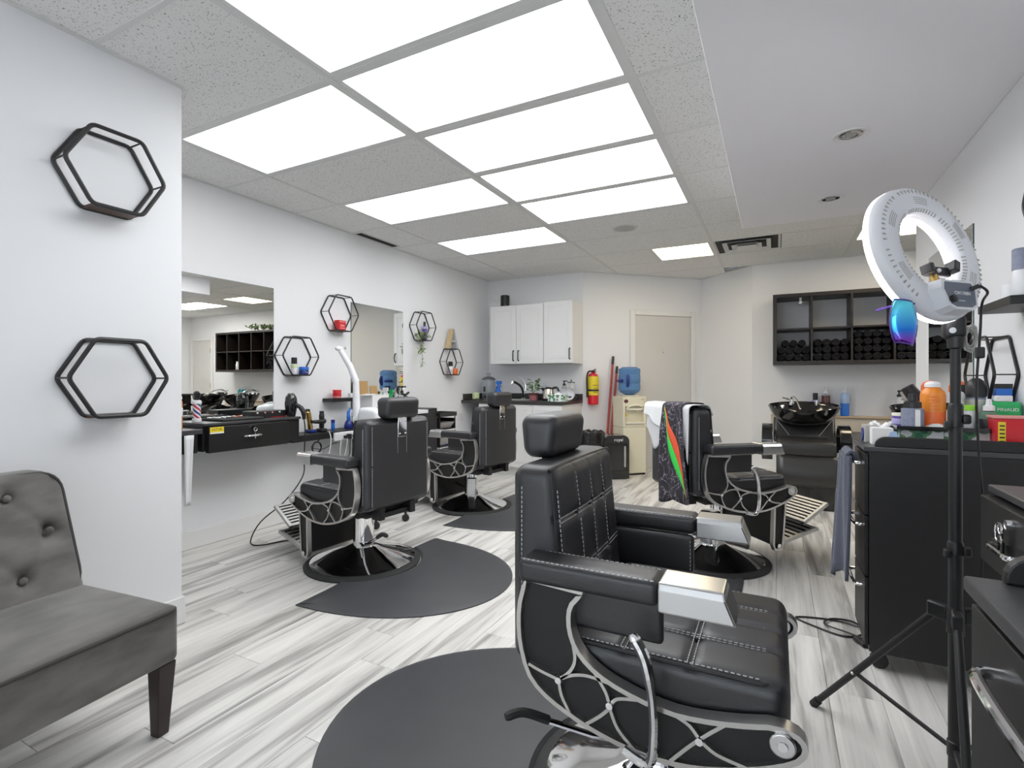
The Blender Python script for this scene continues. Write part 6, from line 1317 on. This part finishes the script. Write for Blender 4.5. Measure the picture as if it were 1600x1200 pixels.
for a in (141, 261, 21):
    c_, s_ = math.cos(R(a)), math.sin(R(a)); m_ = Matrix.Rotation(R(a), 3, 'Z'); RF = 0.407
    MB().obox(m_ @ Vector((0.040, 0, 0.484)), (0.05, 0.024, 0.042), m_).build('hub_bracket', M['black_plastic'], hub, bevel=0.005)
    lg = MB().cyl((0.050*c_,0.050*s_,0.474),(RF*c_,RF*s_,0.012),0.0102,seg=12).build('leg', M['black_metal'], rl); q = 0.62; rr_, zz_ = 0.05+q*(RF-0.05), 0.474-q*0.462
    MB().cyl((rr_*c_,rr_*s_,zz_),(0.018*c_,0.018*s_,0.12),0.0065,seg=10).build('brace', M['black_metal'], lg); MB().cyl(((RF-0.012)*c_,(RF-0.012)*s_,0.027),((RF+0.006)*c_,(RF+0.006)*s_,0.003),0.0135,seg=12).build('rubber_foot', M['rubber'], lg)
    MB().sphere((rr_*c_-0.012*s_,rr_*s_+0.012*c_,zz_),0.005,8,6).build('pivot_rivet', M['chrome'], lg)
MB().lathe([(0.0115,1.212),(0.018,1.216),(0.0195,1.245),(0.016,1.25)], seg=20).build('head_socket', M['black_plastic'], rl)
hd_ = MB().rbox((-0.004,0.0,1.272),(0.050,0.040,0.062),0.012,(2,2,2)).build('tilt_head', M['black_plastic'], rl); MB().cyl((-0.012,-0.018,1.262),(-0.012,-0.026,1.262),0.008,seg=12).build('tilt_screw', M['chrome'], hd_)
MB().lathe([(0.0098,1.207),(0.0108,1.209),(0.0108,1.212)], seg=18).build('gold_ring', M['gold'], rl)
# head: n points out of the glowing side
n_ = Vector((-0.696, 0.675, -0.247)).normalized(); RC = Vector((0.3565-PX, 1.760-PY, 1.471))
dwn = Vector((0, 0, -1)); dwn = (dwn - n_*dwn.dot(n_)).normalized(); xx = dwn.cross(n_).normalized()
RM = frame(xx, dwn, -n_, RC)           # local z = back of the lamp (towards the camera), local y = down to the stand
RM = RM if RM.to_3x3().determinant() > 0 else frame(-xx, dwn, -n_, RC)
def put(mb, name, m, parent=rl, **k): return mb.xform(RM).build(name, m, parent, **k)
RO, RI = 0.196, 0.112
ho = put(MB().ring([(RI,0.0),(RI,0.018),(RI+0.010,0.028),(RO-0.022,0.028),(RO-0.006,0.020),(RO,0.006),(RO,0.0)], seg=72), 'ring_housing', M['ring_white'], ang=50)
put(MB().ring([(RI-0.0005,-0.014),(RI-0.0005,0.0),(RO+0.0005,0.0),(RO+0.0005,-0.014),(RO-0.008,-0.022),(RI+0.008,-0.022)], seg=72), 'glowing_diffuser', M['led'])
mb = MB()
for k in range(72):      # cooling slots: outer and inner rows of short radial ones, a few long arcs
    a = 2*math.pi*k/72
    if 0.9 < a < 2.25: continue
    if k % 12 not in (0,): mb.obox(Vector((math.cos(a)*(RO-0.020),math.sin(a)*(RO-0.020),0.0272)),(0.010,0.004,0.003),Matrix.Rotation(a,3,'Z')); mb.obox(Vector((math.cos(a)*(RI+0.008),math.sin(a)*(RI+0.008),0.0262)),(0.010,0.0035,0.003),Matrix.Rotation(a,3,'Z')@Matrix.Rotation(R(-35),3,'Y'))
for g in range(6):
    a0 = R(20+60*g)
    if 0.8 < (a0 % (2*math.pi)) < 2.3: continue
    for r_ in (0.140,0.146,0.152,0.158):
        for j in range(6): a = a0 + j*0.055; mb.obox(Vector((math.cos(a)*r_,math.sin(a)*r_,0.0278)),(0.0022,r_*0.056,0.0015),Matrix.Rotation(a,3,'Z'))
put(mb, 'vent_slots', M['vent_grey'], ho, smooth=False)['kind'] = 'stuff'
bxp = [(-0.062,0.100),(0.062,0.100),(0.072,0.125),(0.058,0.176),(0.035,0.186),(-0.035,0.186),(-0.058,0.176),(-0.072,0.125)]
cbx_ = put(MB().prism(bxp, lambda a,b: (a,b,0.020), lambda a,b: (a*0.94,0.143+(b-0.143)*0.94,0.058)), 'control_box', M['ring_white'], smooth=False)
put(MB().prism([(a*0.80,0.143+(b-0.143)*0.78) for a,b in bxp], lambda a,b: (a,b,0.0578), lambda a,b: (a,b,0.0595)), 'control_plate', M['ring_grey'], cbx_, smooth=False)
sgn = 1 if (RM.to_3x3() @ Vector((1,0,0))).dot(Vector((0.8887,0.4585,0))) > 0 else -1
text('model_lettering', 'CW1700N', 0.0135, M['white'], cbx_, RM @ frame((sgn,0,0),(0,-1,0),(0,0,-sgn*-1 if sgn < 0 else 1) if False else Vector((sgn,0,0)).cross(Vector((0,-1,0))),(0.004*sgn,0.140,0.0600)))
put(MB().lathe([(0.0095,0.058),(0.010,0.068),(0.006,0.070)], (-sgn*0.042,0.158,0), 12), 'dimmer_knob', M['black_plastic'], cbx_); put(MB().box(-0.006,0.030,0.160,0.1615,0.0593,0.0600), 'printed_line', M['paper'], cbx_, smooth=False)
put(MB().cyl((sgn*0.046,0.125,0.058),(sgn*0.052,0.122,0.075),0.006,seg=8), 'power_plug', M['black_plastic'], cbx_)
P_ = RM @ Vector((sgn*0.054,0.122,0.075))
MB().tube(smooth_path([P_, P_+Vector((0.012,-0.01,-0.02)), (0.050,-0.02,1.33), (0.046,-0.02,1.25), (0.036,-0.03,1.10), (0.040,-0.03,0.95), (0.048,-0.03,0.80), (0.055,0.0,0.62), (0.05,0.04,0.40), (0.08,0.10,0.02)], 6), 0.0032, 6).build('power_cable', M['black_plastic'], rl)
MB().tube([(0.036+0.012*math.cos(k*0.8),0.02+0.010*math.sin(k*0.5),1.232+0.030*math.sin(k*0.8)+0.0004*k) for k in range(50)], 0.003, 5).build('coiled_cable', M['vent_grey'], rl)
MB().box(0.034,0.052,-0.04,-0.018,1.185,1.215).build('inline_switch', M['black_plastic'], rl, bevel=0.004)
# phone clamp in the middle
pc_ = put(MB().obox((0.0,0.062,0.020),(0.088,0.026,0.016)).obox((sgn*0.050,0.050,0.030),(0.020,0.032,0.030),Matrix.Rotation(R(25*sgn),3,'Z')).obox((-sgn*0.046,0.060,0.028),(0.014,0.026,0.030)), 'phone_clamp', M['black_plastic'], smooth=False, bevel=0.003)
put(MB().sphere((0.006,0.062,0.029),0.006,8,6), 'clamp_badge', M['white'], pc_); put(MB().cyl((-sgn*0.02,0.075,0.022),(-sgn*0.02,0.102,0.024),0.009,seg=10), 'ball_joint', M['brass'], pc_)
# mirrored sunglasses hooked on the ring
sg = thing('mirrored_sunglasses', 'blue mirrored visor sunglasses hanging from the ring lamp rim', 'sunglasses', (0.300, 1.615, 1.275), R(27))
def lens(u, v):
    a = -0.95+1.9*u; z = -0.055+0.11*v; w = 0.037*(1-0.35*((z)/0.055)**2)
    return (w*math.sin(a)*1.15-0.004, 0.024*(1-math.cos(a*1.2)), z - 0.006*math.sin(a))
MB().grid(lens, 12, 12).build('lens', M['lens'], sg, solid=0.003); MB().tube([lens(k/12, 0) for k in range(13)]+[lens(1, k/8) for k in range(1,9)]+[lens(1-k/12, 1) for k in range(1,13)]+[lens(0, 1-k/8) for k in range(1,8)], 0.0022, 6, True).build('lens_frame', M['purple'], sg)
MB().tube(smooth_path([(0.022,0.012,0.048),(0.03,0.05,0.055),(0.02,0.10,0.052),(0.0,0.12,0.045)], 4), 0.0028, 6).build('temple_arm', M['purple'], sg); MB().tube(smooth_path([(0.024,0.012,-0.048),(0.032,0.05,-0.04),(0.022,0.09,-0.03)], 4), 0.0028, 6).build('temple_arm', M['purple'], sg)

# ------------------------------------------------------------------ towels and cape over the third barber chair
CM = Matrix.Translation((-0.369, 3.45, 0.06)) @ Matrix.Rotation(R(41), 4, 'Z') @ Matrix.Translation((0.05, 0, 0))
def drape(name, label, cat, y0, y1, rear, front, m, lift, edge=lambda v: 0.0, taper=(0.0, 0.0), amp=0.006):
    """cloth over the top edge of the backrest: chair-local, v across (y), u from rear hem over the top to the front hem"""
    t = bpy.data.objects.new(name, None); col.objects.link(t); tag(t, label, cat); t.matrix_world = CM
    xr, xfr, zt = -0.349-lift, -0.205+lift, 0.914+lift; path = []
    for k in range(15): path.append((xr, zt-0.03-(rear)*(1-k/14)))
    for k in range(1, 7): a = math.pi/2*k/6; path.append((xr+0.03-0.03*math.cos(a), zt-0.03+0.03*math.sin(a)))
    path.append((-0.28, zt+0.002))
    for k in range(0, 7): a = math.pi/2*k/6; path.append((xfr-0.055+0.03*math.sin(a), zt-0.03+0.03*math.cos(a)))
    for k in range(1, 9): path.append((xfr-0.022+0.012*k/8, zt-0.03-front*k/8))
    n = len(path)-1
    def fn(u, v):
        f_ = min(n-1e-6, u*n); i = int(f_); q_ = f_-i; x = path[i][0]*(1-q_)+path[i+1][0]*q_; z = path[i][1]*(1-q_)+path[i+1][1]*q_; hang = max(0, (zt-0.03-z)); w0, w1 = y0 - taper[0]*hang, y1 + taper[1]*hang; y = w0+(w1-w0)*v
        if i < 15: x -= amp*(1+math.sin(v*13+hang*4))*min(1, hang*8); z -= edge(v)*(hang/max(rear,1e-3))
        return (x, y, z)
    MB().grid(fn, n, 22).build('cloth', M[m], t, solid=0.004, ang=70); return t, fn
drape('draped_towel', 'white terry towel over the left half of the chair back', 'towel', -0.01, 0.268, 0.085, 0.05, 'white_fabric', 0.013, lambda v: 0.035*math.sin(v*5))
drape('draped_towel', 'pale grey towel hanging below the white towel on the chair back', 'towel', -0.02, 0.235, 0.13, 0.03, 'grey_fabric', 0.006, lambda v: 0.13*max(0, math.sin(v*4.2-0.9)))
cp_, cf_ = drape('barber_cape', 'black scribbled barber cape with green and red stripe over the chair back', 'cape', -0.185, 0.025, 0.53, 0.03, 'cape', 0.021, lambda v: 0.05*v+0.012*math.sin(v*9), (0.21, 0.03), 0.010)
drape('draped_towel', 'narrow white towel hanging right of the striped cape', 'towel', -0.247, -0.125, 0.09, 0.03, 'grey_fabric', 0.012, lambda v: 0.22*(1-v), (0.0, -0.30))
def stripe(nm, m, va, vb, off):
    def fn(u, v):
        uu = 0.03 + 0.36*u; c = va(u) + (vb(u)-va(u))*v; x, y, z = cf_(uu, max(0, min(1, c)))
        return (x-off, y, z)
    MB().grid(fn, 18, 3).build(nm, M[m], cp_, solid=0.0012, smooth=True)
mid = lambda u: 0.10+0.76*u-0.07*math.sin(math.pi*u)
stripe('green_stripe', 'cape_green', lambda u: mid(u), lambda u: mid(u)+0.02+0.14*math.sin(math.pi*u), 0.0045)
stripe('red_stripe', 'cape_red', lambda u: mid(u)-0.02-0.17*max(0, math.sin(math.pi*min(1, u*1.15-0.15))), lambda u: mid(u), 0.0045)
for o in sc.objects:
    if o.type == 'MESH' and o.parent is None and 'kind' not in o and 'category' not in o: print('UNTAGGED', o.name)
